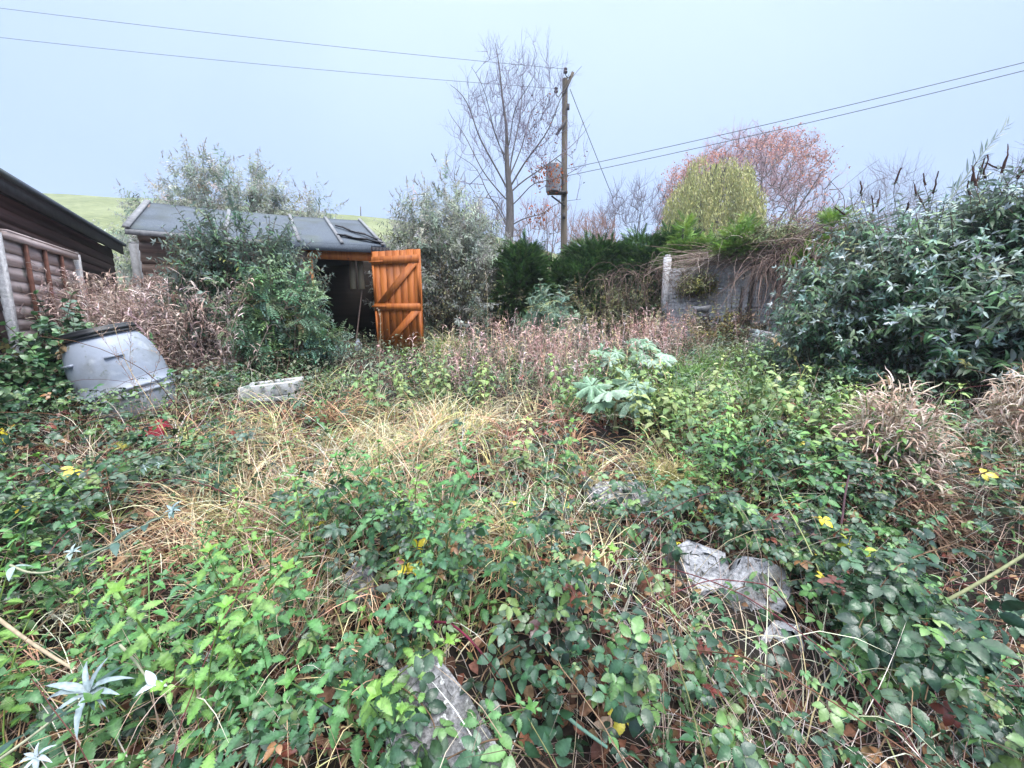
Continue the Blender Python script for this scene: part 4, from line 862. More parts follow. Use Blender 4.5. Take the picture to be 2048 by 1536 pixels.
shrub('elder_shrub', gz_(P(578, 735, 4.75)), .50, .4, 1.2, 30, 'brighter green shrub with yellowing divided leaves left of the shed doorway', PIN, [(.16, .30, .17), (.20, .34, .17), (.20, .32, .14), (.14, .27, .17), (.13, .25, .15)], [(.28, .38, .18)], 'soft_leaf', 63, shoots=5, pairs=3, shootL=.22, lscale=.85, tips=2, tipscale=.5, low=.3, dirdown=.15)
shrub('elder_shrub', gz_(P(655, 725, 5.2)), .26, .3, .42, 16, 'grey green shrub spilling in front of the shed doorway', LB, [(.10, .20, .14), (.14, .24, .17)], [(.26, .36, .28)], 'buddleia', 64, shoots=6, pairs=6, shootL=.26, lscale=.75, low=.4)
shrub('elder_shrub', gz_(P(1105, 650, 8.0)), .55, .45, 1.25, 26, 'pale blue green young elder in front of the dark conifer', PIN, [(.16, .27, .20), (.12, .23, .16), (.22, .32, .18)], [(.25, .36, .22)], 'soft_leaf', 65, shoots=5, pairs=3, shootL=.25, lscale=.85, tips=2, tipscale=.5, low=.25, dirdown=.1)
# tall thin weed right of the door
shrub('tall_weed', gz_(P(958, 680, 7.3)), .16, .14, 1.2, 9, 'tall narrow pale green weed standing right of the orange door', LBf, [(.14, .24, .17), (.18, .27, .18)], [(.30, .38, .26)], 'soft_leaf', 66, shoots=7, pairs=5, shootL=.14, lscale=.6, low=.3, up=.4, cat='weed')
# conifers behind the concrete wall
def spray(seed):
    r = np.random.default_rng(seed); m = MB(); parts = []
    n = 12; ax_ = np.array([[0, i/n*.30, -.05*(i/n)**2] for i in range(n+1)]); V = []; Q = []; k = 0
    for i in range(1, n+1):
        for sg in (-1, 1):
            L = .11*(1-i/n*.75)*r.uniform(.8, 1.2); d = unit(np.array([sg*.8, .8, r.normal(0, .15)])); w = .007; b = ax_[i]; e = b+d*L; x = unit(np.cross(d, [0, 0, 1.]))*w
            V += [b-x, b+x, e+x*.3, e-x*.3]; Q.append([k, k+1, k+2, k+3]); k += 4
    V += [ax_[0]-[.008, 0, 0], ax_[0]+[.008, 0, 0], ax_[-1]+[.003, 0, 0], ax_[-1]-[.003, 0, 0]]; Q.append([k, k+1, k+2, k+3])
    return np.array(V), np.array(Q), np.ones((len(V), 3))
SPR = [spray(i) for i in range(4)]
def conifer(lumps, n, cols, label, seed, name='conifer_hedge', cat='hedge', size=1., stick=.25, grp=None):
    r = np.random.default_rng(seed); c0 = np.array(lumps[0][0]); t_ = thing(name, (c0[0], c0[1], 1.0), label, cat, grp); mb = MB(); vol = np.array([l[1][0]*l[1][1]*l[1][2] for l in lumps])**.67; k = r.choice(len(lumps), n, p=vol/vol.sum())
    C_ = np.array([l[0] for l in lumps]); Rr = np.array([l[1] for l in lumps]); u = rdirs(n, r); rad = r.uniform(.62, 1.05, n)**.6; p = C_[k]+u*Rr[k]*rad[:, None]
    p += (.12*np.stack([np.sin(p[:, 2]*7+p[:, 1]*3), np.sin(p[:, 0]*6), np.sin(p[:, 0]*5+p[:, 1]*4)], 1)+.10*np.stack([0*p[:, 0], 0*p[:, 0], np.abs(np.sin(p[:, 0]*13+p[:, 1]*5))*(u[:, 2] > .2)], 1)*(1+2*(r.random((n, 1)) < .08)))
    ok = p[:, 2] > 1.0; p, u = p[ok], u[ok]; n = len(p)
    scatter_var(mb, SPR, p, frames(u*np.array([1, 1, .5])+[0, 0, stick]+r.normal(0, .25, (n, 3)), u*.5+np.array([0, 0, 1.])+r.normal(0, .3, (n, 3))), r.uniform(.6, 1.3, n)*size, pick(cols, n, .22, r), r)
    mb.build('foliage', M['needle'], t_); mb = MB()
    for l in lumps: mb = MB(); mb.path([[l[0][0], l[0][1], .9], [l[0][0]+.05, l[0][1], l[0][2]+l[1][2]*.6]], .05, .02, 7); mb.build('trunk', M['bark_dark'], t_, smooth=True)
    return t_
DG = [(.05, .12, .035), (.085, .175, .045), (.13, .23, .07), (.05, .10, .04)]; LG = [(.24, .38, .09), (.34, .48, .12), (.16, .28, .07)]
def lump(px, py, d_, r3): return (P(px, py, d_), r3)
conifer([lump(1050, 555, 9.9, (.5, .5, .60)), lump(1030, 590, 9.7, (.45, .4, .6))], 6000, DG, 'small dark conifer behind the pale elder left of hedge', 71, size=.7)
conifer([lump(1200, 525, 10.6, (.9, .6, .28)), lump(1290, 520, 10.4, (.7, .6, .32)), lump(1170, 552, 10.4, (.7, .5, .40)), lump(1300, 548, 10.2, (.8, .5, .40)), lump(1350, 512, 10.0, (.5, .5, .34)), lump(1590, 590, 8.0, (.9, .3, .55)), lump(1200, 580, 10.2, (1.1, .4, .5)), lump(1310, 580, 10.0, (.8, .4, .5)), lump(1120, 570, 10.3, (.5, .4, .4))], 24000, DG+[(.07, .14, .035)], 'dark green conifer hedge running behind the right of the pole', 72, size=.68)  # lump behind the open wall bay is added as dark backing for its shade
conifer([lump(1375, 515, 9.0, (.30, .35, .22)), lump(1362, 468, 9.0, (.07, .12, .18)), lump(1420, 512, 8.6, (.45, .3, .16))], 1900, LG, 'light green conifer growth at left end above the concrete wall', 73, size=.8)
conifer([lump(1490, 488, 7.5, (.34, .25, .13)), lump(1505, 508, 7.35, (.14, .12, .08))], 700, LG, 'bright green conifer sprig hanging over the middle of the wall', 74, size=.7)
conifer([lump(1630, 515, 6.45, (.20, .18, .11)), lump(1645, 478, 6.6, (.10, .12, .18))], 700, LG, 'bright green conifer sprig over the wall beside the big bush', 75, size=.6)
# russet thicket far behind the trunk
for (px, d_, rx, top, sd, lb, cols) in ((1070, 17, 1.6, 455, 81, 'russet and olive thicket behind the trunk of the bare tree', [(.16, .11, .05), (.24, .13, .05), (.12, .12, .05)]), (1190, 18, 1.7, 470, 82, 'olive thicket behind the hedge right of the pole', [(.14, .13, .06), (.20, .13, .06)]),
        (1650, 12, 1.3, 452, 83, 'pale tan shrub behind the wall near the big bush', [(.30, .22, .13), (.22, .18, .10), (.2, .2, .08)]), (1560, 14, 1.6, 470, 84, 'olive shrub below the large domed tree', [(.13, .12, .06), (.18, .17, .08)]), (790, 16, 2.0, 470, 85, 'grey olive scrub on the slope just right of the shed roof', [(.12, .13, .07), (.16, .15, .08)])):
    q = P(px, 600, d_); q[2] = 1.1; h_ = P(px, top, d_)[2]-1.1
    shrub('thicket', q, rx, 1.0, h_, 55, lb, [leaf(.07, .04, 2, .45)], cols, [cols[1]], 'soft_leaf', sd, shoots=8, pairs=6, shootL=.6, tips=3, low=.4, tipscale=.8, up=.3, stemcol=(.14, .09, .07))
# leafy undergrowth at the wall foot and below the hedge
for (px, py, d_, rx, h_, sd, lb, cols) in ((1190, 640, 8.9, .85, 1.5, 91, 'tangled small leaved shrub below hedge left of the wall post', [(.12, .17, .07), (.20, .22, .08), (.08, .12, .06), (.30, .28, .08)]), (1265, 640, 8.6, .6, 1.45, 92, 'small leaved shrub beside the concrete wall post', [(.13, .17, .08), (.24, .23, .08), (.09, .12, .06)]),
        (1390, 590, 8.0, .16, .35, 93, 'yellow leaved climber clump on the concrete wall', [(.30, .28, .05), (.18, .19, .05), (.12, .10, .05)]), (1440, 690, 7.2, .7, .75, 94, 'brownish shrub at the foot of the concrete wall', [(.2, .15, .09), (.12, .13, .06), (.32, .27, .07)])):
    q = P(px, py, d_); 
    if sd != 93: q[2] = 1.0
    shrub('undergrowth_shrub', q, rx, .4, h_, 60, lb, [leaf(.05, .03, 2, .45, droop=.5)], cols, [(.28, .28, .12)], 'soft_leaf', sd, shoots=7, pairs=6, shootL=.26, tips=3, low=.5, tipscale=.7, stemcol=(.20, .14, .11))
# brambles climbing between barrel and fence
shrub('bramble_bush', gz_([-3.75, 3.45, 0]), .38, .4, .78, 34, 'bramble thicket with big dark leaves between barrel and slatted fence', [leaf(.075, .055, 6, .42, droop=.6, vein=.25, fold=.2, serr=.06)], [(.05, .12, .06), (.07, .15, .07), (.10, .18, .08)], [(.12, .22, .09)], 'leaf', 96, shoots=6, pairs=5, shootL=.2, low=.5, tips=2, tipscale=.7)
shrub('bramble_bush', gz_([-3.9, 2.7, 0]), .5, .5, .55, 34, 'bramble thicket below the concrete post at left edge', [leaf(.07, .05, 6, .42, droop=.6, vein=.25, fold=.2, serr=.06)], [(.05, .12, .06), (.07, .15, .07), (.10, .18, .08)], [(.12, .22, .09)], 'leaf', 97, shoots=6, pairs=5, shootL=.2, low=.5, tips=2, tipscale=.7)
# dead climber stems over the wall
def vine(pts_, n, spread, label, seed, col=((.17, .11, .09), (.26, .18, .15), (.11, .075, .065)), r_=.006, curl=.1, hang=True, name='dead_climber'):
    R = random.Random(seed); r = np.random.default_rng(seed); mb = MB()
    for i in range(n):
        a, b = pts_; p = a+(b-a)*R.random(); c = np.array(col[R.randrange(3)])*R.uniform(.8, 1.2)
        if hang:
            p = p+np.array([R.gauss(0, .04), R.gauss(-.1, .10), R.uniform(-.05, .10)]); d = np.array([R.gauss(0, .5), R.gauss(-.4, .3), R.uniform(-.2, .9)]); L = R.uniform(.6, 1.5)
            mb.path(arc(p, d, L, 10, .30, curl, R), r_*R.uniform(.6, 1.2), r_*.4, 4, c)
        else:
            p = p+np.array([R.gauss(0, spread), R.gauss(0, spread*.6), R.gauss(0, spread*.4)]); d = (b-a)/np.linalg.norm(b-a)*R.choice([-1, 1])+np.array([R.gauss(0, .35), R.gauss(0, .3), R.gauss(.1, .3)]); mb.path(arc(p, d, R.uniform(.5, 1.4), 9, .06, curl, R), r_*R.uniform(.6, 1.2), r_*.4, 4, c)
    return mb.build(name, M['twig'], label=label, cat='climber')
vine((P(1520, 535, 7.2), P(1685, 505, 6.5)), 560, .2, 'curtain of brown dead climber stems hanging over the wall', 101, r_=.007, curl=.16)
vine((P(1420, 520, 7.9), P(1690, 478, 6.6)), 620, .15, 'mat of dead climber stems lying along the wall top', 102, hang=False, r_=.006, col=((.34, .24, .19), (.50, .40, .33), (.22, .16, .12)))
vine((P(1340, 528, 8.5), P(1530, 530, 7.3)), 90, .1, 'thin dead stems trailing down the front of the concrete wall', 103, r_=.0035, curl=.14, col=((.30, .22, .18), (.40, .31, .27), (.2, .15, .12)))
vine((P(1180, 560, 8.6), P(1330, 545, 8.7)), 90, .15, 'thin brown stems tangled left of the concrete wall post', 104, r_=.004, curl=.14)
shrub('undergrowth_shrub', P(1560, 500, 7.3), 1.0, .3, .34, 80, 'straggly green and brown growth lying on top of the wall', [leaf(.08, .018, 2, .45, droop=.5)], [(.26, .32, .12), (.36, .30, .16), (.17, .24, .09)], [(.34, .40, .18)], 'soft_leaf', 95, shoots=7, pairs=5, shootL=.25, low=.5)

# ------------------------------------------------------------------ ground cover
def Gc(px, py, h=.2):
    a = (px-1024)/FPX; b = (768-py)/FPX; v = np.array([a, cp+b*sp, -sp+b*cp]); v = v/v[1]
    for d in np.arange(.4, 30, .02):
        q = CAM+v*d
        if q[2] <= H(q[0], q[1])+h: return q
    return CAM+v*12
def blobs(lst, h=.2):
    L = [(Gc(px, py, h), rx, ry, w) for px, py, rx, ry, w in lst]
    def f_(x, y):
        o = np.zeros_like(x)
        for c, rx, ry, w in L: o = np.maximum(o, w*np.exp(-((x-c[0])/rx)**2-((y-c[1])/ry)**2))
        return o
    return f_
def wedge(dens_m2, ylo, yhi, r, marg=.95, k=1.36):
    area = (yhi-ylo)*(k*(ylo+yhi)+2*marg); n = int(area*dens_m2); y = ylo+(yhi-ylo)*r.random(n*2); w = (k*y+marg)/(k*yhi+marg); y = y[r.random(n*2) < w][:n]; x = (r.random(len(y))*2-1)*(k*y+marg); return x, y
KEEP = []           # (x, y, radius) kept low so that objects stay visible
def clearance(x, y, k0=1.0):
    o = np.ones_like(x)
    for cx_, cy_, rx, ry in KEEP: o *= np.clip((((x-cx_)/rx)**2+((y-cy_)/ry)**2)-.2, 0, 1)
    # nothing grows inside the shed or the garage
    dx = x-A[0]; dy = y-A[1]; u = dx*ax[0]+dy*ax[1]; v = dx*an[0]+dy*an[1]; o = np.where((u > 0) & (u < LS) & (v > -.03) & (v < DEP), 0, o)
    s_ = (x-fn0[0])*fo[0]+(y-fn0[1])*fo[1]; o = np.where(s_ < .03, 0, o)
    o = np.where(x*x+y*y < .55**2, 0, o)
    return o
def keep(px, py, rx, ry): q = Gc(px, py, .05); KEEP.append((q[0], q[1], rx, ry))
KEEP.append((bc[0]+.02, bc[1]-.08, .36, .33))
keep(535, 800, .24, .2); keep(800, 715, .42, .3); keep(700, 720, .3, .3); keep(930, 1440, .10, .24); keep(1520, 1230, .20, .26); keep(1400, 1165, .12, .14); keep(1235, 985, .22, .12)
for hx, hy, hd in ((1215, 890, 2.95), (1212, 780, 4.6), (1308, 790, 4.5), (1285, 735, 5.6)): q = P(hx, hy, hd); KEEP.append((q[0], q[1]-.12, .24, .34))
keep(1235, 985, .05, .05); keep(715, 1150, .07, .07); keep(1555, 1300, .10, .08); keep(318, 890, .16, .12); keep(1580, 1055, .14, .08)
def canopy(x, y): return .19+.17*bump(x, y, 2.6, 21)+.09*bump(x, y, 8, 22)
fN = blobs([(250, 1230, .35, .25, 1), (420, 1250, .4, .25, 1), (620, 1160, .35, .3, 1), (740, 1200, .25, .2, 1), (560, 1350, .35, .2, 1), (440, 1440, .3, .2, .8), (840, 1180, .3, .2, .9), (650, 1320, .25, .2, 1), (900, 1170, .25, .2, .8), (850, 1020, .3, .3, .7), (760, 1000, .3, .3, .7), (100, 1250, .4, .3, .6), (60, 1400, .3, .3, .4),
            (1400, 830, .6, .4, 1), (1520, 810, .6, .45, 1), (1620, 830, .5, .4, 1), (1450, 890, .6, .35, .9), (1330, 860, .4, .3, .8), (1200, 790, .5, .4, .6), (1600, 730, .5, .4, .6), (1100, 1160, .15, .15, .4), (880, 760, .6, .5, .5), (560, 1040, .2, .2, .5)])
fS = blobs([(820, 860, .55, .45, 1), (1000, 840, .6, .45, 1), (1080, 860, .4, .4, .8), (560, 950, .5, .3, .9), (640, 890, .5, .4, 1), (440, 1060, .45, .25, 1), (330, 1090, .35, .25, 1), (700, 960, .5, .3, .9), (900, 1070, .3, .25, .9), (1060, 1040, .3, .2, .7), (1200, 930, .4, .25, .8), (520, 1010, .4, .3, 1), (980, 1130, .2, .2, .5), (480, 850, .5, .35, .6), (1340, 950, .22, .15, .9), (620, 1190, .4, .25, .5), (740, 800, .7, .5, .5), (350, 1200, .4, .3, .4), (560, 1480, .3, .2, .4)], .15)
fB = blobs([(100, 900, 1.1, .6, 1), (200, 830, .9, .7, 1), (100, 1000, .7, .4, 1), (300, 980, .5, .3, .8), (350, 880, .5, .4, .8), (150, 740, .5, .8, 1), (420, 770, .7, .6, .7), (1000, 1230, .5, .35, 1), (1150, 1150, .6, .4, 1), (1300, 1080, .6, .35, 1), (1250, 1350, .5, .35, 1), (950, 1500, .4, .25, 1), (1450, 1050, .5, .3, 1), (1650, 1000, .6, .4, 1), (1750, 1150, .5, .4, 1), (1850, 1300, .5, .4, 1), (1750, 1280, .3, .3, 1), (1900, 1420, .5, .4, 1), (1900, 820, .9, .6, 1), (1950, 950, .7, .4, 1), (1500, 930, .6, .3, .8), (1300, 940, .5, .25, .8), (1150, 900, .5, .3, .6), (640, 980, .4, .25, .8), (1420, 1430, .4, .3, .7), (700, 1300, .5, .3, .35), (780, 1090, .4, .25, .8), (1600, 920, .6, .3, .8), (30, 1150, .5, .4, .8), (1050, 1400, .4, .3, .9), (1750, 750, .7, .6, .8), (700, 1500, .3, .2, .8)])
fP = blobs([(1080, 690, .9, .8, 1), (1200, 690, .8, .7, 1), (1040, 640, .6, .8, .9), (1310, 660, .7, .7, 1), (1400, 650, .6, .7, 1), (1480, 660, .4, .6, .8), (1350, 625, .6, .6, 1), (950, 720, .5, .5, .5), (900, 790, .4, .4, .4), (1150, 730, .7, .5, .7)], .3)
fPink = blobs([(250, 690, .8, .6, 1), (340, 705, .7, .5, 1), (190, 665, .6, .6, 1), (420, 715, .45, .35, .8)], .2)
fG = blobs([(1400, 735, .6, .5, 1), (1500, 745, .7, .5, 1), (1320, 780, .5, .4, .6), (880, 690, .4, .4, 1), (1450, 700, .5, .4, .7), (1600, 740, .5, .4, .4), (860, 660, .5, .5, .6), (1340, 950, .15, .1, .6)], .15)
fTwig = blobs([(1450, 1330, .5, .35, .8), (1350, 1250, .35, .3, 1), (1580, 1420, .35, .25, .9), (1950, 1080, .5, .5, .6), (1500, 1500, .4, .2, .9), (1280, 1200, .3, .3, .7), (1950, 1500, .3, .2, .3), (1100, 1500, .3, .2, .4)], .1)
def weed_patch(x, y): return sstep(3.0, 4.2, y)
print('cover...')
# --- bramble leaves: three or five toothed leaflets on a stalk
def bramble(seg, serr, vein, five, seed):
    r = np.random.default_rng(seed); parts = []; angs = [0, 62, -62] if not five else [0, 52, -52, 105, -105]; stalk = .036
    for i, a in enumerate(angs):
        a = math.radians(a+r.uniform(-8, 8)); L = (.062 if i == 0 else .052 if i < 3 else .040)*r.uniform(.9, 1.1); d = np.array([math.sin(a), math.cos(a), -.12]); off = np.array([0, stalk+(.016 if i == 0 else 0), 0])+(.006*np.array([math.sin(a), math.cos(a), 0]) if i else 0)
        parts.append(xf(leaf(L, L*.62, seg, .42, serr=serr, fold=r.uniform(.12, .35), droop=r.uniform(.4, 1.0), vein=vein, wave=.03), off, d, (r.normal(0, .15), r.normal(0, .15), 1), tint=(1, 1, 1)))
    m = MB(); m.tubes([[0, -.02, -.03]], [[0, stalk, 0]], .0014, .0012, 3, (1.3, .9, .8)); parts.append((m.V[0], m.Q[0], m.C[0])); return merge(parts)
BRN = [bramble(14, .10, .34, i % 3 == 0, i) for i in range(8)]; BRM = [bramble(5, .10, .15, i % 3 == 0, i) for i in range(6)]; BRF = [bramble(2, 0, .1, False, i) for i in range(4)]
BCOL = [(.032, .080, .034), (.020, .052, .026), (.045, .108, .042), (.09, .18, .055), (.045, .098, .052)]; 
def bramble_cover(lo, hi, dens, protos, name, seed, scale=1.0):
    r = np.random.default_rng(seed); mb = MB(); x, y = wedge(dens, lo, hi, r); d = np.maximum(fB(x, y), .30-.2*fS(x, y))*clearance(x, y)*(1-.75*fTwig(x, y))*(1-.6*fN(x, y)*(y < 2))*(1-.85*fP(x, y))*(1-.9*fG(x, y))*(1-.72*fS(x, y))*np.clip(.62+1.25*bump(x, y, 4.2, 31)+.5*bump(x, y, 11, 32), .04, 1.2)
    if lo > 3: d = d*.8
    m = r.random(len(x)) < d; x, y = x[m], y[m]; n = len(x); c = canopy(x, y)+.15*fB(x, y); z = H(x, y)+.02+c*r.random(n)**.55; az = r.uniform(0, 2*PI, n)
    D_ = np.stack([np.cos(az), np.sin(az)*.9-.25, r.normal(-.15, .3, n)], 1); U_ = np.stack([r.normal(0, .55, n), r.normal(-.25, .55, n), np.ones(n)], 1)
    t_ = pick(BCOL, n, .28, r); k = r.random(n); t_[k < (.003 if lo < 2 else .008)] = pick([(.50, .42, .04), (.38, .36, .05)], int((k < (.003 if lo < 2 else .008)).sum()), .1, r); kk = (k > (.003 if lo < 2 else .008)) & (k < .035); t_[kk] = pick([(.20, .05, .03), (.25, .13, .05), (.16, .05, .035)], int(kk.sum()), .15, r); kk = (k > .05) & (k < .16); t_[kk] = pick([(.12, .21, .06), (.15, .22, .07)], int(kk.sum()), .12, r)
    scatter_var(mb, protos, np.stack([x, y, z], 1), frames(D_, U_), r.uniform(.4, 1.3, n)*scale, t_, r); print(name, lo, n); return mb
mb = bramble_cover(.5, 2.3, 2400, BRN, 'b', 201, .66); mb2 = bramble_cover(2.3, 4.2, 760, BRM, 'b', 202, .64); mb3 = bramble_cover(4.2, 7.5, 330, BRF, 'b', 203, .85)
allb = MB()
for m_ in (mb, mb2, mb3):
    for v, q, c in zip(m_.V, m_.Q, m_.C): allb.V.append(v); allb.Q.append(q-q.min()+allb.n if False else q); allb.C.append(c)
mb.build('bramble_leaves', M['leaf'], kind='stuff'); mb2.build('bramble_leaves', M['leaf'], kind='stuff'); mb3.build('bramble_leaves', M['leaf'], kind='stuff')
# --- bramble canes: long arching runners over everything
R = random.Random(77); r = np.random.default_rng(78); mb = MB(); x, y = wedge(26, .6, 6.5, r, .3)
m = r.random(len(x)) < (.25+.9*fB(x, y))*clearance(x, y)*(.4+.6*(y < 3)); x, y = x[m], y[m]
for i in range(len(x)):
    az = R.uniform(0, 2*PI); z = float(H(x[i], y[i])); c = arc([x[i], y[i], z], [math.cos(az)*.7, math.sin(az)*.7, R.uniform(.4, 1.1)], R.uniform(.5, 1.5), 12, .13, .07, R)
    g_ = H(c[:, 0], c[:, 1])+.03; c[:, 2] = np.maximum(c[:, 2], g_); col = R.choice([(.16, .045, .05), (.20, .10, .06), (.17, .17, .07), (.12, .05, .04), (.26, .17, .10)]); mb.path(c, R.uniform(.0016, .0030), .0010, 5, col)
mb.build('bramble_canes', M['twig'], kind='stuff', smooth=True)
# --- nettles
def nettle(h, nodes, seg, seed, lmax=.062):
    r = np.random.default_rng(seed); parts = []; pts = [np.zeros(3)]; d = np.array([0, 0, 1.]); bend = r.normal(0, .05, 2)
    for i in range(nodes):
        d = unit(d+np.array([*bend, 0])+r.normal(0, .03, 3)); pts.append(pts[-1]+d*h/nodes*(1.25-.5*i/nodes)); t = (i+1)/nodes
        if t < .25: continue
        L = lmax*(1-.62*((t-.45)/.55)**2 if t > .45 else .75+.5*t)*r.uniform(.85, 1.1); a0 = (i % 2)*PI/2+r.normal(0, .2)
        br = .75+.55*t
        for sg in (0, PI):
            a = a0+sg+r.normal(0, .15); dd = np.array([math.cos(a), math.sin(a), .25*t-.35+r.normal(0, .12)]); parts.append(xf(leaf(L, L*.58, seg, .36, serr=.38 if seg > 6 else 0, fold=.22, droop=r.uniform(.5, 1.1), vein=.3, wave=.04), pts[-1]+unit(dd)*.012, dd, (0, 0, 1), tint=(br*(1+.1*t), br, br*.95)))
    for k in range(4):
        a = k*PI/2+.4; parts.append(xf(leaf(.022, .012, max(2, seg//3), .4, droop=.3, fold=.3), pts[-1], (math.cos(a), math.sin(a), .8), (0, 0, 1), tint=(1.5, 1.4, 1.0)))
    m = MB(); m.tubes(pts[:-1], pts[1:], .0019, .0014, 4, (1.6, 1.2, 1.0)); parts.append((np.concatenate(m.V), np.concatenate(m.Q), np.concatenate(m.C))); return merge(parts)
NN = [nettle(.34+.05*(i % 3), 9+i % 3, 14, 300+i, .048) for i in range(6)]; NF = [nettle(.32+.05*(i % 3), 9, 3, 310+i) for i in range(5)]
NCOL = [(.065, .17, .055), (.08, .205, .07), (.12, .25, .06), (.055, .145, .065)]
def nettles(lo, hi, dens, protos, seed, sc, NCOL=NCOL):
    r = np.random.default_rng(seed); mb = MB(); x, y = wedge(dens, lo, hi, r); m = r.random(len(x)) < fN(x, y)**1.3*clearance(x, y)*(1-.75*fS(x, y)*(y < 2.6))*np.clip(.75+.9*bump(x, y, 4.5, 37), .15, 1); x, y = x[m], y[m]; n = len(x); a = r.uniform(0, 2*PI, n); tl = np.stack([r.normal(0, .22, n), r.normal(-.10, .22, n), np.ones(n)], 1)
    Z_ = unit(tl); X_ = unit(np.cross(np.stack([np.cos(a), np.sin(a), 0*a], 1), Z_)); Y_ = np.cross(Z_, X_); Rm = np.stack([X_, Y_, Z_], 2)
    scatter_var(mb, protos, np.stack([x, y, H(x, y)-.03], 1), Rm, r.uniform(.5, 1.15, n)*sc, pick(NCOL, n, .12, r), r); print('nettles', n); mb.build('nettle_patch', M['soft_leaf'], kind='stuff')
nettles(.6, 2.4, 400, NN, 321, 1.25); nettles(2.4, 5.5, 170, NF, 322, 1.4, [(.12, .22, .08), (.17, .28, .085), (.09, .17, .065), (.24, .32, .12)])
# --- straw and green grass
def grass_cover(name, fn, dens, lo, hi, cols, L, w, seed, lean=(.2, 1.1), curl=(.6, 2.0), clump=14, n=6, kink=.5, mt='grass', spread=.035, tipc=None):
    r = np.random.default_rng(seed); x, y = wedge(dens, lo, hi, r); m = r.random(len(x)) < fn(x, y)*clearance(x, y); x, y = x[m], y[m]; k = len(x); bias = r.uniform(0, 2*PI, k)
    i = np.repeat(np.arange(k), clump); N_ = len(i); bx_ = x[i]+r.normal(0, spread, N_); by_ = y[i]+r.normal(0, spread, N_); base = np.stack([bx_, by_, H(bx_, by_)], 1); az = bias[i]+r.normal(0, 1.1, N_)
    Ls = r.uniform(*L, N_); mb = MB(); blades(mb, base, az, Ls, r.uniform(.7, 1.2, N_)*w, r.uniform(*lean, N_), r.uniform(*curl, N_), pick(cols, k, .22, r)[i]*r.uniform(.6, 1.25, (N_, 1)), n=n, kink=kink, r=r, col2=None)
    print(name, N_); return mb.build(name, M[mt], kind='stuff')
STRAW = [(.78, .62, .36), (.88, .75, .48), (.68, .47, .27), (.88, .78, .55), (.60, .56, .24), (.70, .43, .26)]
grass_cover('dead_grass', lambda x, y: fS(x, y)*np.clip(.75+.9*bump(x, y, 5.5, 34), .1, 1), 300, .7, 2.4, STRAW, (.12, .40), .0048, 331, clump=16)
grass_cover('dead_grass', lambda x, y: fS(x, y)*np.clip(.5+1.4*bump(x, y, 3.8, 35), .02, 1), 150, 2.4, 5.2, STRAW, (.16, .46), .0068, 332, clump=20)
grass_cover('sparse_dead_grass', lambda x, y: np.clip(.45+.6*bump(x, y, 3.3, 33), .1, 1)*(1-.7*sstep(2.8, 4, y))*(1-.5*fN(x, y)), 75, .6, 7.5, [(.85, .72, .52), (.88, .76, .62), (.70, .52, .38), (.45, .32, .24)], (.2, .55), .0036, 333, clump=6, spread=.06, lean=(.1, 1.1))
grass_cover('green_grass', fG, 85, 2.2, 7.5, [(.15, .30, .06), (.22, .38, .09), (.28, .40, .10), (.12, .25, .07)], (.16, .36), .0065, 334, clump=20, kink=.2)
grass_cover('thin_dead_stems', lambda x, y: np.maximum(fTwig(x, y), .10), 190, .55, 2.6, [(.75, .62, .50), (.48, .34, .27), (.85, .74, .62), (.35, .22, .17)], (.15, .50), .0022, 335, clump=9, lean=(.3, 1.5), curl=(-.2, .9), kink=1.0, spread=.05)
def stalks(lo, hi, dens, fn, seed, cols, L, r0, name, tuft=None, ribbons=10, rl=(.03, .09), rw=.005, lean=.25):
    """upright dead stalks carrying curled ribbons of dead leaf"""
    r = np.random.default_rng(seed); x, y = wedge(dens, lo, hi, r); m = r.random(len(x)) < fn(x, y)*clearance(x, y); x, y = x[m], y[m]; n = len(x); Ls = r.uniform(*L, n); d = unit(np.stack([r.normal(0, lean, n), r.normal(0, lean, n), np.ones(n)], 1))
    b = np.stack([x, y, H(x, y)-.02], 1); mid_ = b+d*Ls[:, None]*.55; e = mid_+unit(d+r.normal(0, .15, (n, 3)))*Ls[:, None]*.45; mb = MB(); c = pick(cols, n, .15, r); mb.tubes(b, mid_, r0, r0*.8, 4, c); mb.tubes(mid_, e, r0*.8, r0*.4, 3, c)
    i = np.repeat(np.arange(n), ribbons); t = r.random(len(i))**.75; p = np.where((t < .55)[:, None], b[i]+(mid_-b)[i]*(t/.55)[:, None], mid_[i]+(e-mid_)[i]*((t-.55)/.45)[:, None]); k = len(i)
    blades(mb, p, r.uniform(0, 2*PI, k), r.uniform(*rl, k), rw*r.uniform(.6, 1.4, k), r.uniform(.3, 1.6, k), r.uniform(.5, 3.2, k), c[i]*r.uniform(.7, 1.35, (k, 1)), n=4, kink=.8, r=r); print(name, n); return mb.build(name, M['dead'], kind='stuff')
PK = [(.72, .48, .45), (.86, .66, .63), (.52, .31, .28), (.80, .52, .46), (.66, .40, .34)]
stalks(3.6, 8.8, 170, lambda x, y: fP(x, y)*np.clip(.6+1.0*bump(x, y, 3.4, 36), .08, 1), 341, PK+[STRAW[0], (.28, .20, .15)], (.35, .8), .003, 'dead_weed_stalks', ribbons=20, rl=(.03, .10), rw=.009)
stalks(2.6, 7.5, 40, lambda x, y: .35*weed_patch(x, y)*(1-fG(x, y)), 342, [(.22, .15, .11), (.30, .22, .17), (.16, .11, .09)], (.15, .40), .003, 'dry_weeds', ribbons=12, rl=(.02, .06), rw=.005)
# dry leafy weeds behind the barrel
stalks(3.7, 6.0, 360, fPink, 343, [(.56, .42, .37), (.68, .56, .52), (.46, .33, .28), (.62, .47, .40)], (.6, 1.25), .004, 'dry_brown_weeds', ribbons=30, rl=(.06, .17), rw=.014, lean=.30)
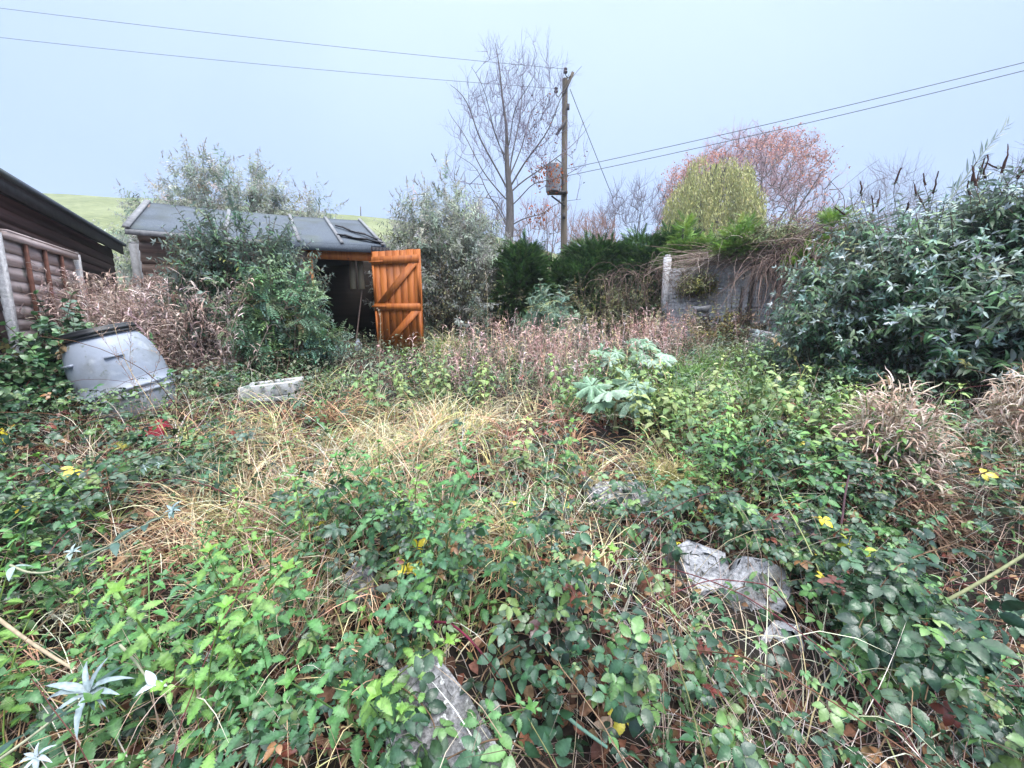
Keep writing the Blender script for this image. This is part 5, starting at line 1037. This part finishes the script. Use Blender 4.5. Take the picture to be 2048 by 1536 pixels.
# --- small mixed leafy weeds of the middle ground
def small_weeds(fn, dens, lo, hi, cols, seed, name, hh=(.1, .3), lf=None, lsz=(.5, 1.2), nl=14, mt='soft_leaf'):
    r = np.random.default_rng(seed); x, y = wedge(dens, lo, hi, r); m = r.random(len(x)) < fn(x, y)*clearance(x, y); x, y = x[m], y[m]; n = len(x); hgt = r.uniform(*hh, n)*(1+.4*bump(x, y, 2.6, 44)); i = np.repeat(np.arange(n), nl); k = len(i); t = r.random(k)**.7; sprd = .05+.10*t
    p = np.stack([x[i]+r.normal(0, 1, k)*sprd, y[i]+r.normal(0, 1, k)*sprd, 0*t], 1); p[:, 2] = H(p[:, 0], p[:, 1])+hgt[i]*t; mb = MB(); scatter_var(mb, lf, p, frames(rdirs(k, r)*[1, 1, .5]+[0, 0, -.1], rdirs(k, r)*.5+[0, -.1, 1]), r.uniform(*lsz, k), pick(cols, n, .15, r)[i]*r.uniform(.8, 1.2, (k, 1)), r); print(name, k); return mb.build(name, M[mt], kind='stuff')
LS1 = [leaf(.045, .022, 3, .4, droop=.7, fold=.2, vein=.1), leaf(.035, .022, 3, .45, droop=.5, fold=.2, vein=.1), leaf(.06, .018, 3, .4, droop=.9)]
small_weeds(lambda x, y: .65*weed_patch(x, y)*(1-.85*fP(x, y))*(1-.8*fPink(x, y))*np.clip(.6+.8*bump(x, y, 3, 51), 0, 1), 60, 2.8, 9.0, [(.10, .155, .085), (.075, .12, .075), (.15, .21, .11), (.14, .13, .075), (.24, .30, .19)], 351, 'mixed_weeds', lf=LS1)
small_weeds(lambda x, y: np.clip(.4+.9*bump(x, y, 2.2, 52), 0, .9)*(1-.6*fB(x, y)), 130, 1.0, 5.5, [(.12, .22, .07), (.10, .17, .07), (.16, .26, .09)], 352, 'small_green_weeds', hh=(.06, .18), lf=LS1, nl=12)
small_weeds(lambda x, y: .5+0*x, 40, 3.5, 9.5, [(.10, .15, .08), (.13, .13, .07)], 353, 'scrub_undergrowth', hh=(.2, .45), lf=LS1, nl=16)
# --- fallen leaves
r = np.random.default_rng(361); x, y = wedge(650, .5, 3.5, r); m = r.random(len(x)) < clearance(x, y)+.1; x, y = x[m], y[m]; n = len(x); mb = MB(); DLs = [leaf(.05, .032, 5, .45, droop=a, fold=.5, wave=.12, vein=.1) for a in (1.2, 2.0, -1.2)]
scatter_var(mb, DLs, np.stack([x, y, H(x, y)+.012+.05*r.random(n)], 1), frames(rdirs(n, r)*[1, 1, .25], rdirs(n, r)*.5+[0, 0, 1]), r.uniform(.5, 1.2, n), pick([(.16, .075, .045), (.26, .14, .08), (.10, .05, .035), (.34, .21, .12)], n, .2, r), r); mb.build('fallen_leaves', M['dead'], kind='stuff')
# curled pale dead leaves in the foreground left
r = np.random.default_rng(362); f_ = blobs([(530, 1480, .22, .12, 1), (640, 1400, .12, .1, .8), (1180, 1340, .2, .15, .7), (480, 1530, .2, .1, 1)], .05); x, y = wedge(900, .5, 1.8, r); m = r.random(len(x)) < f_(x, y)*.9; x, y = x[m], y[m]; n = len(x); mb = MB()
scatter_var(mb, DLs, np.stack([x, y, H(x, y)+.02+.13*r.random(n)], 1), frames(rdirs(n, r), rdirs(n, r)), r.uniform(.5, 1.3, n), pick([(.42, .28, .18), (.50, .36, .25), (.28, .16, .10)], n, .15, r), r); mb.build('curled_dead_leaves', M['dead'], kind='stuff')

# ------------------------------------------------------------------ single plants one can point to
def lobed(R_, seed, lobes=7, m=56, rings=(.06, .3, .55, .78, 1.0)):
    r = np.random.default_rng(seed); th = np.linspace(-PI*.86, PI*.86, m); rad = R_*(.36+.60*np.abs(np.cos(th*lobes/2*1.02))**1.1)*(1+.26*(np.arange(m) % 2)*r.uniform(.4, 1.4, m))*(1-.25*np.abs(th)/PI); V = []; C = []
    for q in rings:
        for j in range(m):
            rr_ = rad[j]*q if q > .5 else q*R_*.75; z = .10*R_*q-.38*R_*q**2.2+.07*R_*math.sin(th[j]*lobes*2+1)*q+r.normal(0, .02)*R_*q; V.append([rr_*math.sin(th[j]), rr_*math.cos(th[j]), z]); e = 1+.22*(abs(math.cos(th[j]*lobes/2)) > .985)+r.normal(0, .03); C.append([e]*3)
    Q = [[i*m+j, i*m+j+1, (i+1)*m+j+1, (i+1)*m+j][::-1] for i in range(len(rings)-1) for j in range(m-1)]; return np.array(V), np.array(Q), np.array(C)
def hogweed(px, py, dist_ground, leaves, h_, size, label, seed):
    """px,py: where its stem meets the ground"""
    R = random.Random(seed); b = gz_(P(px, py, dist_ground)); t_ = thing('hogweed', b, label, 'hogweed', 'pale broad leaved plants'); st = MB(); top = b+np.array([0, 0, h_*.62])
    for k in range(leaves):
        a = 2*PI*k/leaves+R.uniform(-.4, .4)-.3; rd = size*R.uniform(.7, 1.35); e = top+np.array([math.cos(a)*rd, math.sin(a)*rd*.7, h_*R.uniform(.02, .42)]); c = poly3([b+[R.gauss(0, .01), 0, 0], top*.5+b*.5, top, e], 4); st.path(c, .008, .004, 6, (.28, .26, .14))
        mb = MB(); V, Q, C = lobed(size*R.uniform(.85, 1.15), seed*10+k); D_ = np.array([math.cos(a)*1.1, math.sin(a)*.8-.35, R.uniform(-.8, .1)]); Rm = frames([D_], [np.array([math.cos(a)*.35+R.gauss(0, .2), -.55+R.gauss(0, .25), .8])])[0]; mb.add(V@Rm.T+e, Q, C*pick([(.25, .40, .25), (.34, .48, .34), (.20, .32, .14)], 1, .08)[0]); mb.build('leaf', M['soft_leaf'], t_, smooth=True)
    st.build('stem', M['twig'], t_, smooth=True)
hogweed(1228, 905, 2.95, 9, .38, .145, 'largest pale green lobed plant at centre right on an upright stalk', 401)
hogweed(1212, 780, 4.6, 6, .34, .12, 'small pale lobed plant behind the largest one in dead weeds', 402)
hogweed(1308, 790, 4.5, 6, .32, .12, 'small pale lobed plant beside the bright green grass', 403)
hogweed(1285, 735, 5.6, 7, .40, .14, 'farthest pale lobed plant standing in pinkish dead weeds', 404)
def straw_clump(px, py, rad, h_, n, label, seed, cols=None):
    q = Gc(px, py, .02); r = np.random.default_rng(seed); ph = r.uniform(0, 2*PI, n); rr_ = rad*np.sqrt(r.random(n)); z = h_*(1-(rr_/rad)**2)**.5*r.uniform(.2, 1.0, n); p = np.stack([q[0]+rr_*np.cos(ph), q[1]+rr_*np.sin(ph)*.8, 0*z], 1); p[:, 2] = H(p[:, 0], p[:, 1])+z; mb = MB(); cols = cols or [(.70, .54, .42), (.80, .67, .55), (.52, .35, .25), (.74, .60, .48)]
    g_ = n//60; gi = r.integers(0, g_, n); ga = r.uniform(0, 2*PI, g_)
    blades(mb, p, ph+r.normal(0, .9, n), r.uniform(.07, .17, n), r.uniform(.006, .015, n), r.uniform(.2, 1.9, n), r.uniform(.4, 3.0, n), pick(cols, n, .14, r), n=5, kink=.9, r=r); k = n//6; i = r.integers(0, n, k); b0 = p[i].copy(); b0[:, :2] = q[:2]+(b0[:, :2]-q[:2])*.45; b0[:, 2] = H(b0[:, 0], b0[:, 1]); mb.tubes(b0, p[i], .003, .002, 4, (.42, .30, .2)); return mb.build('straw_clump', M['grass'], label=label, cat='dead plant')
straw_clump(1775, 955, .27, .58, 1700, 'heap of curled straw coloured leaves standing right of centre', 411)
straw_clump(2035, 900, .22, .58, 1000, 'straw coloured dead plant cut off by the right picture edge', 412)
straw_clump(1840, 1030, .20, .16, 900, 'low flattened brown grass patch below the straw heap', 413, [(.30, .19, .12), (.40, .27, .18), (.22, .13, .09)])
def tuft(px, py, n, L, w, cols, label, seed, lean=(.1, 1.0), curl=(.8, 2.0), rad=.05):
    q = Gc(px, py, .02); r = np.random.default_rng(seed); p = np.stack([q[0]+r.normal(0, rad, n), q[1]+r.normal(0, rad, n), 0*np.ones(n)], 1); p[:, 2] = H(p[:, 0], p[:, 1]); mb = MB(); blades(mb, p, r.uniform(0, 2*PI, n), r.uniform(*L, n), w, r.uniform(*lean, n), r.uniform(*curl, n), pick(cols, n, .12, r), n=7, r=r, col2=pick([(.55, .45, .2)], n, .1, r)); return mb.build('grass_tuft', M['grass'], label=label, cat='grass tuft')
tuft(1340, 985, 330, (.16, .34), .0055, [(.34, .38, .11), (.44, .42, .16), (.24, .32, .08)], 'yellow green grass tuft above the flat stones at centre right', 421)
tuft(890, 712, 200, (.30, .60), .009, [(.14, .26, .06), (.20, .32, .08), (.26, .34, .10)], 'bright green grass tuft at the foot of the orange door', 422, rad=.08)
tuft(905, 1110, 220, (.14, .34), .0045, STRAW, 'drooping straw tuft in the centre foreground above the brambles', 423)
# tall single grass stems
def stem(name, pts, r0, col, label, heads=0, seed=1, hc=(.5, .4, .3)):
    c = poly3(pts, 8); mb = MB(); mb.path(c, r0, r0*.5, 5, col); r = np.random.default_rng(seed)
    if heads:
        k = r.integers(int(len(c)*.55), len(c), heads); blades(mb, c[k]+r.normal(0, .003, (heads, 3)), r.uniform(0, 2*PI, heads), r.uniform(.012, .035, heads), .0025, r.uniform(.1, .9, heads), .4, pick([hc], heads, .15, r), n=2, r=r)
    return mb.build(name, M['twig'], label=label, cat='plant stem', smooth=False)
def on_g(px, py): q = Gc(px, py, .0); return q
stem('tall_grass_stem', [on_g(752, 870), P(757, 760, on_g(752, 870)[1]+.05), P(761, 650, on_g(752, 870)[1]+.1), P(756, 618, on_g(752, 870)[1]+.1)], .0022, (.46, .38, .24), 'single tall dry stem crossing the lower corner of orange door', 30, 1)
q = on_g(980, 800); stem('tall_grass_stem', [q, P(976, 700, q[1]), P(975, 600, q[1]+.05), P(970, 545, q[1]+.05)], .0022, (.46, .38, .24), 'tall dry seeding stem right of the door against dark shrubs', 60, 2)
q = on_g(345, 905); stem('tall_grass_stem', [q, P(310, 820, q[1]), P(255, 730, q[1]+.1), P(225, 640, q[1]+.15)], .0025, (.50, .38, .22), 'long dry stem leaning left across the grey barrel', 20, 3)
for i, (pts, lb) in enumerate((([(300, 850), (262, 760), (215, 690), (185, 655)], 'branched dry weed stalk in front of the barrel, left one'), ([(290, 850), (262, 740), (262, 680), (258, 650)], 'branched dry weed stalk in front of barrel, middle one'), ([(310, 860), (300, 780), (318, 720), (322, 690)], 'branched dry weed stalk in front of barrel, right one'))):
    q = on_g(*pts[0]); d_ = min(q[1], 2.95); c = poly3([P(x_, y_, d_-.02*k) for k, (x_, y_) in enumerate(pts)], 6); c = np.concatenate([[[c[0][0], c[0][1], H(c[0][0], c[0][1])]], c]); mb = MB(); mb.path(c, .0022, .001, 4, (.34, .22, .16)); r = np.random.default_rng(430+i)
    for k in range(26):
        j = r.integers(4, len(c)); a = arc(c[j], r.normal(0, .5, 3)+[0, 0, .8], r.uniform(.04, .10), 4, 0, .1, random.Random(int(k+i*50))); mb.path(a, .001, .0007, 3, (.38, .26, .2)); blades(mb, a[1:], r.uniform(0, 2*PI, 4), .014, .005, .8, .8, pick([(.46, .32, .25)], 4, .15, r), n=2, r=r)
    mb.build('dry_stalk', M['twig'], label=lb, cat='dry stalk', group='dry stalks before the barrel')
# tall leafy nettles standing above the rest
for i, (px, py, d_, hh, lb) in enumerate(((650, 900, 2.55, .34, 'nettle stalk standing alone in the straw left of centre'), (600, 1060, 1.72, .42, 'tall leaning nettle stalk with drooping leaves left of centre'), (815, 1075, 1.65, .28, 'bushy bright nettle in the centre above yellow leaves'), (1050, 1230, 1.35, .24, 'nettle shoot at centre arching over the bramble leaves'), (480, 1400, .98, .24, 'bright green nettle top in the lower left foreground'))):
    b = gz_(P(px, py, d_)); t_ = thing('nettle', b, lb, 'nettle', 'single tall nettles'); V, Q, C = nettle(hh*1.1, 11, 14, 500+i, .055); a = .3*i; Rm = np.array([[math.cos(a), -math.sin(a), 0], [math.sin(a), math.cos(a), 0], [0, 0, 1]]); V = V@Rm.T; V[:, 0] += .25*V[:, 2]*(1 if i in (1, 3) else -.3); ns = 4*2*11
    mb = MB(); mb.add(V[:-ns]+b, Q[(Q < len(V)-ns).all(1)], C[:-ns]*np.array(NCOL[i % 4])*1.05); mb.build('leaves', M['soft_leaf'], t_); mb = MB(); mb.add(V[-ns:]+b, Q[(Q >= len(V)-ns).all(1)]-(len(V)-ns), C[-ns:]*np.array([.12, .16, .06])); mb.build('stem', M['twig'], t_)
# silvery buddleia shoots in the left foreground
def shoot(pts, dists, n_nodes, L, label, seed, cols, W=.2, star=6, starcol=(.52, .58, .56), droop=.6, r0=.004, starL=None):
    r = np.random.default_rng(seed); q = [P(x_, y_, d_) for (x_, y_), d_ in zip(pts, dists)]; c = poly3(q, 8); t_ = thing('buddleia_shoot', q[0], label, 'shoot', 'silvery shoots'); mb = MB(); mb.path(c, r0, r0*.5, 6, (.36, .36, .24)); mb.build('stem', M['twig'], t_, smooth=True); mb = MB(); lf = [leaf(1, W, 10, .36, droop=droop+a, fold=.22, vein=.12, serr=.04) for a in (0, .4)]
    lp = []; ld = []; lu = []; ls = []; lc = []; m = len(c)
    for k in range(n_nodes):
        j = int(2+(m-4)*k/max(n_nodes-1, 1)); d = unit(c[min(j+1, m-1)]-c[j]); x = unit(np.cross(d, [0, 0, 1.])) if k % 2 == 0 else unit(np.cross(d, [1., .3, 0]))
        for sg in (-1, 1): lp.append(c[j]); ld.append(x*sg+d*.7+[0, 0, -.15]); lu.append([0, -.1, 1.]); ls.append(L*r.uniform(.8, 1.1)*(1-.35*k/n_nodes)); lc.append(cols[k % len(cols)])
    if lp: scatter_var(mb, lf, np.array(lp), frames(ld, lu), np.array(ls), np.array(lc)*r.uniform(.9, 1.1, (len(lc), 1)), r); mb.build('leaves', M['buddleia'], t_, smooth=True)
    if star:
        mb = MB(); d = unit(c[-1]-c[-3]); e = c[-1]; ld = []; 
        for k in range(star): a = 2*PI*k/star+r.uniform(-.2, .2); ld.append([math.cos(a), math.sin(a)*.5-.2, .35+.45*math.sin(a)])
        scatter_var(mb, [leaf(1, W*.85, 12, .36, droop=.9, fold=.45, vein=.3, serr=.05, wave=.05), leaf(1, W*.7, 12, .36, droop=1.6, fold=.45, vein=.3, serr=.05, wave=.08)], np.tile(e, (star, 1)), frames(ld, np.tile([0, -.3, 1.], (star, 1))), r.uniform(.7, 1.1, star)*(starL or L*.8), np.array(starcol)*r.uniform(.9, 1.08, (star, 1)), r); mb.build('young_leaves', M['buddleia'], t_, smooth=True)
DKL = [(.045, .095, .075), (.055, .11, .085)]
shoot([(-60, 1560), (60, 1475), (130, 1420), (180, 1385)], (.74, .80, .84, .86), 3, .12, 'large silver white star of narrow leaves in the lower left corner', 441, DKL, .20, 9, (.24, .30, .31), starL=.105)
shoot([(240, 1290), (268, 1320), (290, 1350), (310, 1370)], (.98, .96, .94, .92), 0, .05, 'small white folded leaf on a thin stem beside silver star', 442, DKL, .5, 3, (.46, .52, .55), starL=.05)
shoot([(20, 1600), (40, 1560), (60, 1530), (75, 1515)], (.70, .72, .74, .75), 0, .06, 'white leaf cluster half cut off at bottom left corner', 443, DKL, .3, 7, (.32, .38, .40), starL=.045)
shoot([(150, 1120), (220, 1090), (290, 1050), (345, 1022)], (1.35, 1.35, 1.36, 1.38), 4, .085, 'dark leaved shoot with silvery tip above the straw at left', 444, DKL, .34, 5, (.24, .32, .32), starL=.045)
shoot([(60, 1010), (130, 990), (200, 960), (290, 935)], (1.75, 1.75, 1.76, 1.8), 4, .07, 'silvery tipped shoot crossing the brambles at left', 445, [(.14, .22, .17), (.08, .15, .11)], .26, 6, (.22, .29, .27), starL=.04)
shoot([(20, 1130), (60, 1145), (110, 1140), (145, 1105)], (1.2, 1.2, 1.2, 1.2), 2, .05, 'small pale winged leaves at the left edge', 446, [(.3, .4, .36)], .36, 4, (.32, .40, .38), starL=.035)
shoot([(250, 1010), (262, 985), (280, 960), (320, 930)], (1.8, 1.82, 1.84, 1.86), 3, .06, 'small grey green shoot behind the dark leaved one at left', 447, [(.12, .20, .16)], .28, 5, (.22, .29, .26), starL=.035)
# bramble sprays lying over the slab and the rubble
def spray_leaves(pts, n, s_, label, seed, cols=BCOL):
    r = np.random.default_rng(seed); c = poly3([P(*p) for p in pts], 6); t_ = thing('bramble_spray', c[0], label, 'bramble spray', 'bramble sprays'); mb = MB(); mb.path(c, .0028, .0014, 6, (.16, .10, .06)); mb.build('cane', M['twig'], t_, smooth=True)
    k = np.linspace(1, len(c)-1, n).astype(int); mb = MB(); a = np.where(np.arange(n) % 2 == 0, 1, -1); d = np.stack([a*.9, r.normal(-.3, .3, n), r.normal(.1, .25, n)], 1)+unit(np.gradient(c, axis=0)[k])*.6
    scatter_var(mb, BRN, c[k]+r.normal(0, .006, (n, 3)), frames(d, np.tile([0, -.45, .9], (n, 1))+r.normal(0, .3, (n, 3))), s_*r.uniform(.8, 1.2, n), pick(cols, n, .2, r), r); mb.build('leaves', M['leaf'], t_)
spray_leaves([(700, 1380, 1.02), (790, 1370, .98), (860, 1430, .93), (880, 1520, .86)], 9, .85, 'bramble spray lying across the left of the lichen spotted slab', 461)
spray_leaves([(1100, 1540, .80), (1010, 1480, .84), (930, 1500, .84), (860, 1540, .82)], 8, 1.0, 'bramble spray at the bottom edge over the foot of the slab', 462)
spray_leaves([(1040, 1290, 1.1), (980, 1330, 1.05), (960, 1380, 1.0), (985, 1440, .95)], 7, .8, 'bramble spray beside the right edge of the lichen spotted slab', 463)
spray_leaves([(1380, 1230, 1.32), (1450, 1190, 1.36), (1510, 1170, 1.38), (1540, 1210, 1.34)], 8, .62, 'bramble spray hanging in front of the pale pitted rubble', 464)
spray_leaves([(1900, 1090, 1.3), (1800, 1130, 1.22), (1740, 1210, 1.15), (1700, 1300, 1.08)], 16, 1.05, 'large leaved bramble spray drooping at right', 465, BCOL[:3])
spray_leaves([(2030, 1250, 1.1), (1950, 1240, 1.08), (1880, 1300, 1.02), (1850, 1400, .95)], 16, 1.1, 'dark large leaved bramble spray at the right edge', 466, BCOL[:2])
spray_leaves([(1180, 950, 2.0), (1240, 955, 1.95), (1290, 985, 1.9)], 7, .8, 'bramble spray over the flat stone below the pale plant', 467)
# long canes
def cane(pts, dists, r0, col, label): c = poly3([P(x_, y_, d_) for (x_, y_), d_ in zip(pts, dists)], 10); mb = MB(); mb.path(c, r0, r0*.7, 7, col); mb.tubes(c[::4], c[::4]+np.random.default_rng(1).normal(0, .006, c[::4].shape), .0012, .0003, 3, col); mb.build('bramble_cane', M['twig'], label=label, cat='bramble cane', group='single arching canes', smooth=True)
cane([(850, 1245), (900, 1248), (950, 1290), (990, 1345)], (1.22, 1.18, 1.12, 1.06), .0045, (.20, .03, .06), 'crimson arching cane just right of the grey slab')
cane([(1090, 1430), (1120, 1425), (1160, 1455), (1215, 1495)], (.98, .97, .94, .90), .006, (.18, .32, .24), 'thick pale green curved stem at bottom centre right')
cane([(1700, 1300), (1800, 1250), (1950, 1170), (2080, 1090)], (1.22, 1.25, 1.3, 1.35), .007, (.26, .27, .14), 'thick straight green cane at the right edge')
cane([(1655, 1130), (1680, 1060), (1690, 990), (1698, 950)], (1.62, 1.66, 1.7, 1.72), .005, (.16, .09, .10), 'dark upright cane beside the yellow leaves at right')
cane([(1560, 990), (1620, 1100), (1720, 1350), (1800, 1540)], (1.75, 1.5, 1.1, .85), .0028, (.34, .36, .16), 'long straight green stem slanting down through the right brambles')
cane([(400, 1520), (480, 1410), (560, 1320), (650, 1220)], (.92, 1.0, 1.08, 1.2), .005, (.03, .02, .02), 'dark cane rising among the lower left nettles')
cane([(-40, 1210), (40, 1270), (100, 1310), (150, 1340)], (1.02, 1.0, .96, .93), .005, (.42, .33, .22), 'pale dry stick at the left edge above silver star')
cane([(560, 920), (700, 900), (850, 920), (1010, 935)], (2.5, 2.4, 2.3, 2.2), .0022, (.45, .40, .2), 'thin straw stem lying across the dead grass at centre')
# yellow bramble leaves
def yellow(px, py, d_, n, s_, label, seed, col=(.62, .50, .02)):
    r = np.random.default_rng(seed); q = P(px, py, d_); mb = MB(); scatter_var(mb, BRN, q+r.normal(0, .012*s_, (n, 3)), frames(rdirs(n, r)*[1, .6, .6]+[0, -.4, -.2], np.tile([0, -.7, .8], (n, 1))+r.normal(0, .3, (n, 3))), s_*r.uniform(.7, 1.1, n), pick([col], n, .08, r), r); mb.build('yellow_leaves', M['leaf'], label=label, cat='leaves')
yellow(822, 1105, 1.46, 3, .85, 'bright yellow bramble leaves at centre left foreground', 451)
yellow(1632, 1032, 1.60, 2, .55, 'small bright yellow leaf at right of the flat grey stone', 452)
yellow(1705, 1085, 1.48, 3, .9, 'yellow green bramble leaves hanging beside the dark upright cane', 453, (.34, .40, .04))
yellow(1452, 1300, 1.22, 1, .6, 'narrow yellow leaf below left of the pale rubble', 454, (.55, .42, .03))
yellow(20, 850, 2.2, 2, .9, 'yellow leaf among brambles at the left edge', 455, (.5, .40, .03))

# ------------------------------------------------------------------ camera, light, air
cam = bpy.data.objects.new('camera', bpy.data.cameras.new('camera')); COL.objects.link(cam); cam.location = CAM.tolist(); cam.rotation_euler = (PI/2-PITCH, 0, 0)
cam.data.sensor_width = 36; cam.data.lens = 36*FPX/2048; cam.data.clip_end = 6000; cam.data.clip_start = .05; scene.camera = cam
w = bpy.data.worlds.new('World'); scene.world = w; w.use_nodes = True; nt = w.node_tree; bg = nt.nodes['Background']
sky = nt.nodes.new('ShaderNodeTexSky'); sky.sky_type = 'NISHITA'; sky.sun_disc = False; SE, SA = math.radians(60), math.radians(150)
sky.sun_elevation = SE; sky.sun_rotation = SA; sky.air_density = 1.0; sky.dust_density = 2.0; sky.ozone_density = 2.0
# overcast: the clear sky veiled by an even cloud layer, a little brighter overhead
tc = nt.nodes.new('ShaderNodeTexCoord'); sx = nt.nodes.new('ShaderNodeSeparateXYZ'); nt.links.new(tc.outputs['Generated'], sx.inputs[0])
rp = ramp(nt, [(.0, (2.0, 2.75, 4.75)), (.28, (2.6, 3.45, 5.4)), (.57, (3.65, 4.55, 6.1)), (.8, (14, 15.5, 18)), (1.0, (25, 26, 28))], sx.outputs[2])
no = nt.nodes.new('ShaderNodeTexNoise'); no.inputs['Scale'].default_value = 1.1; no.inputs['Detail'].default_value = 4; nt.links.new(tc.outputs['Generated'], no.inputs[0])
nr = ramp(nt, [(.35, (.93, .94, .96)), (.65, (1.06, 1.05, 1.03))], no.outputs['Fac']); cl_ = mixc(nt, rp.outputs[0], nr.outputs[0], 1.0, 'MULTIPLY')
nt.links.new(mixc(nt, sky.outputs[0], cl_, .9), bg.inputs['Color']); bg.inputs['Strength'].default_value = .1
sun = bpy.data.objects.new('sun', bpy.data.lights.new('sun', 'SUN')); COL.objects.link(sun); sun.data.energy = 1.5; sun.data.angle = math.radians(30); sun.data.color = (1, .97, .93)
sd_ = Vector((math.sin(SA)*math.cos(SE), math.cos(SA)*math.cos(SE), math.sin(SE))); sun.rotation_euler = sd_.to_track_quat('Z', 'Y').to_euler()
if HAZE:
    m = bpy.data.materials.new('haze'); m.use_nodes = True; n_ = m.node_tree; n_.nodes.remove(n_.nodes['Principled BSDF']); v = n_.nodes.new('ShaderNodeVolumePrincipled'); v.inputs['Color'].default_value = (.86, .91, .97, 1); v.inputs['Density'].default_value = HAZE; v.inputs['Anisotropy'].default_value = .2; n_.links.new(v.outputs[0], n_.nodes['Material Output'].inputs['Volume'])
    mb = MB(); mb.box((-1700, -60, -40), (1700, 2700, 45)); mb.build('haze', m, kind='stuff')
scene.view_settings.view_transform = 'Standard'; scene.view_settings.look = 'None'; scene.view_settings.gamma = 1; scene.view_settings.exposure = EXPO
scene.cycles.max_bounces = 6; scene.cycles.diffuse_bounces = 1; scene.cycles.glossy_bounces = 2; scene.cycles.transmission_bounces = 3; scene.cycles.volume_bounces = 1; scene.cycles.transparent_max_bounces = 4
scene.cycles.use_denoising = DENOISE
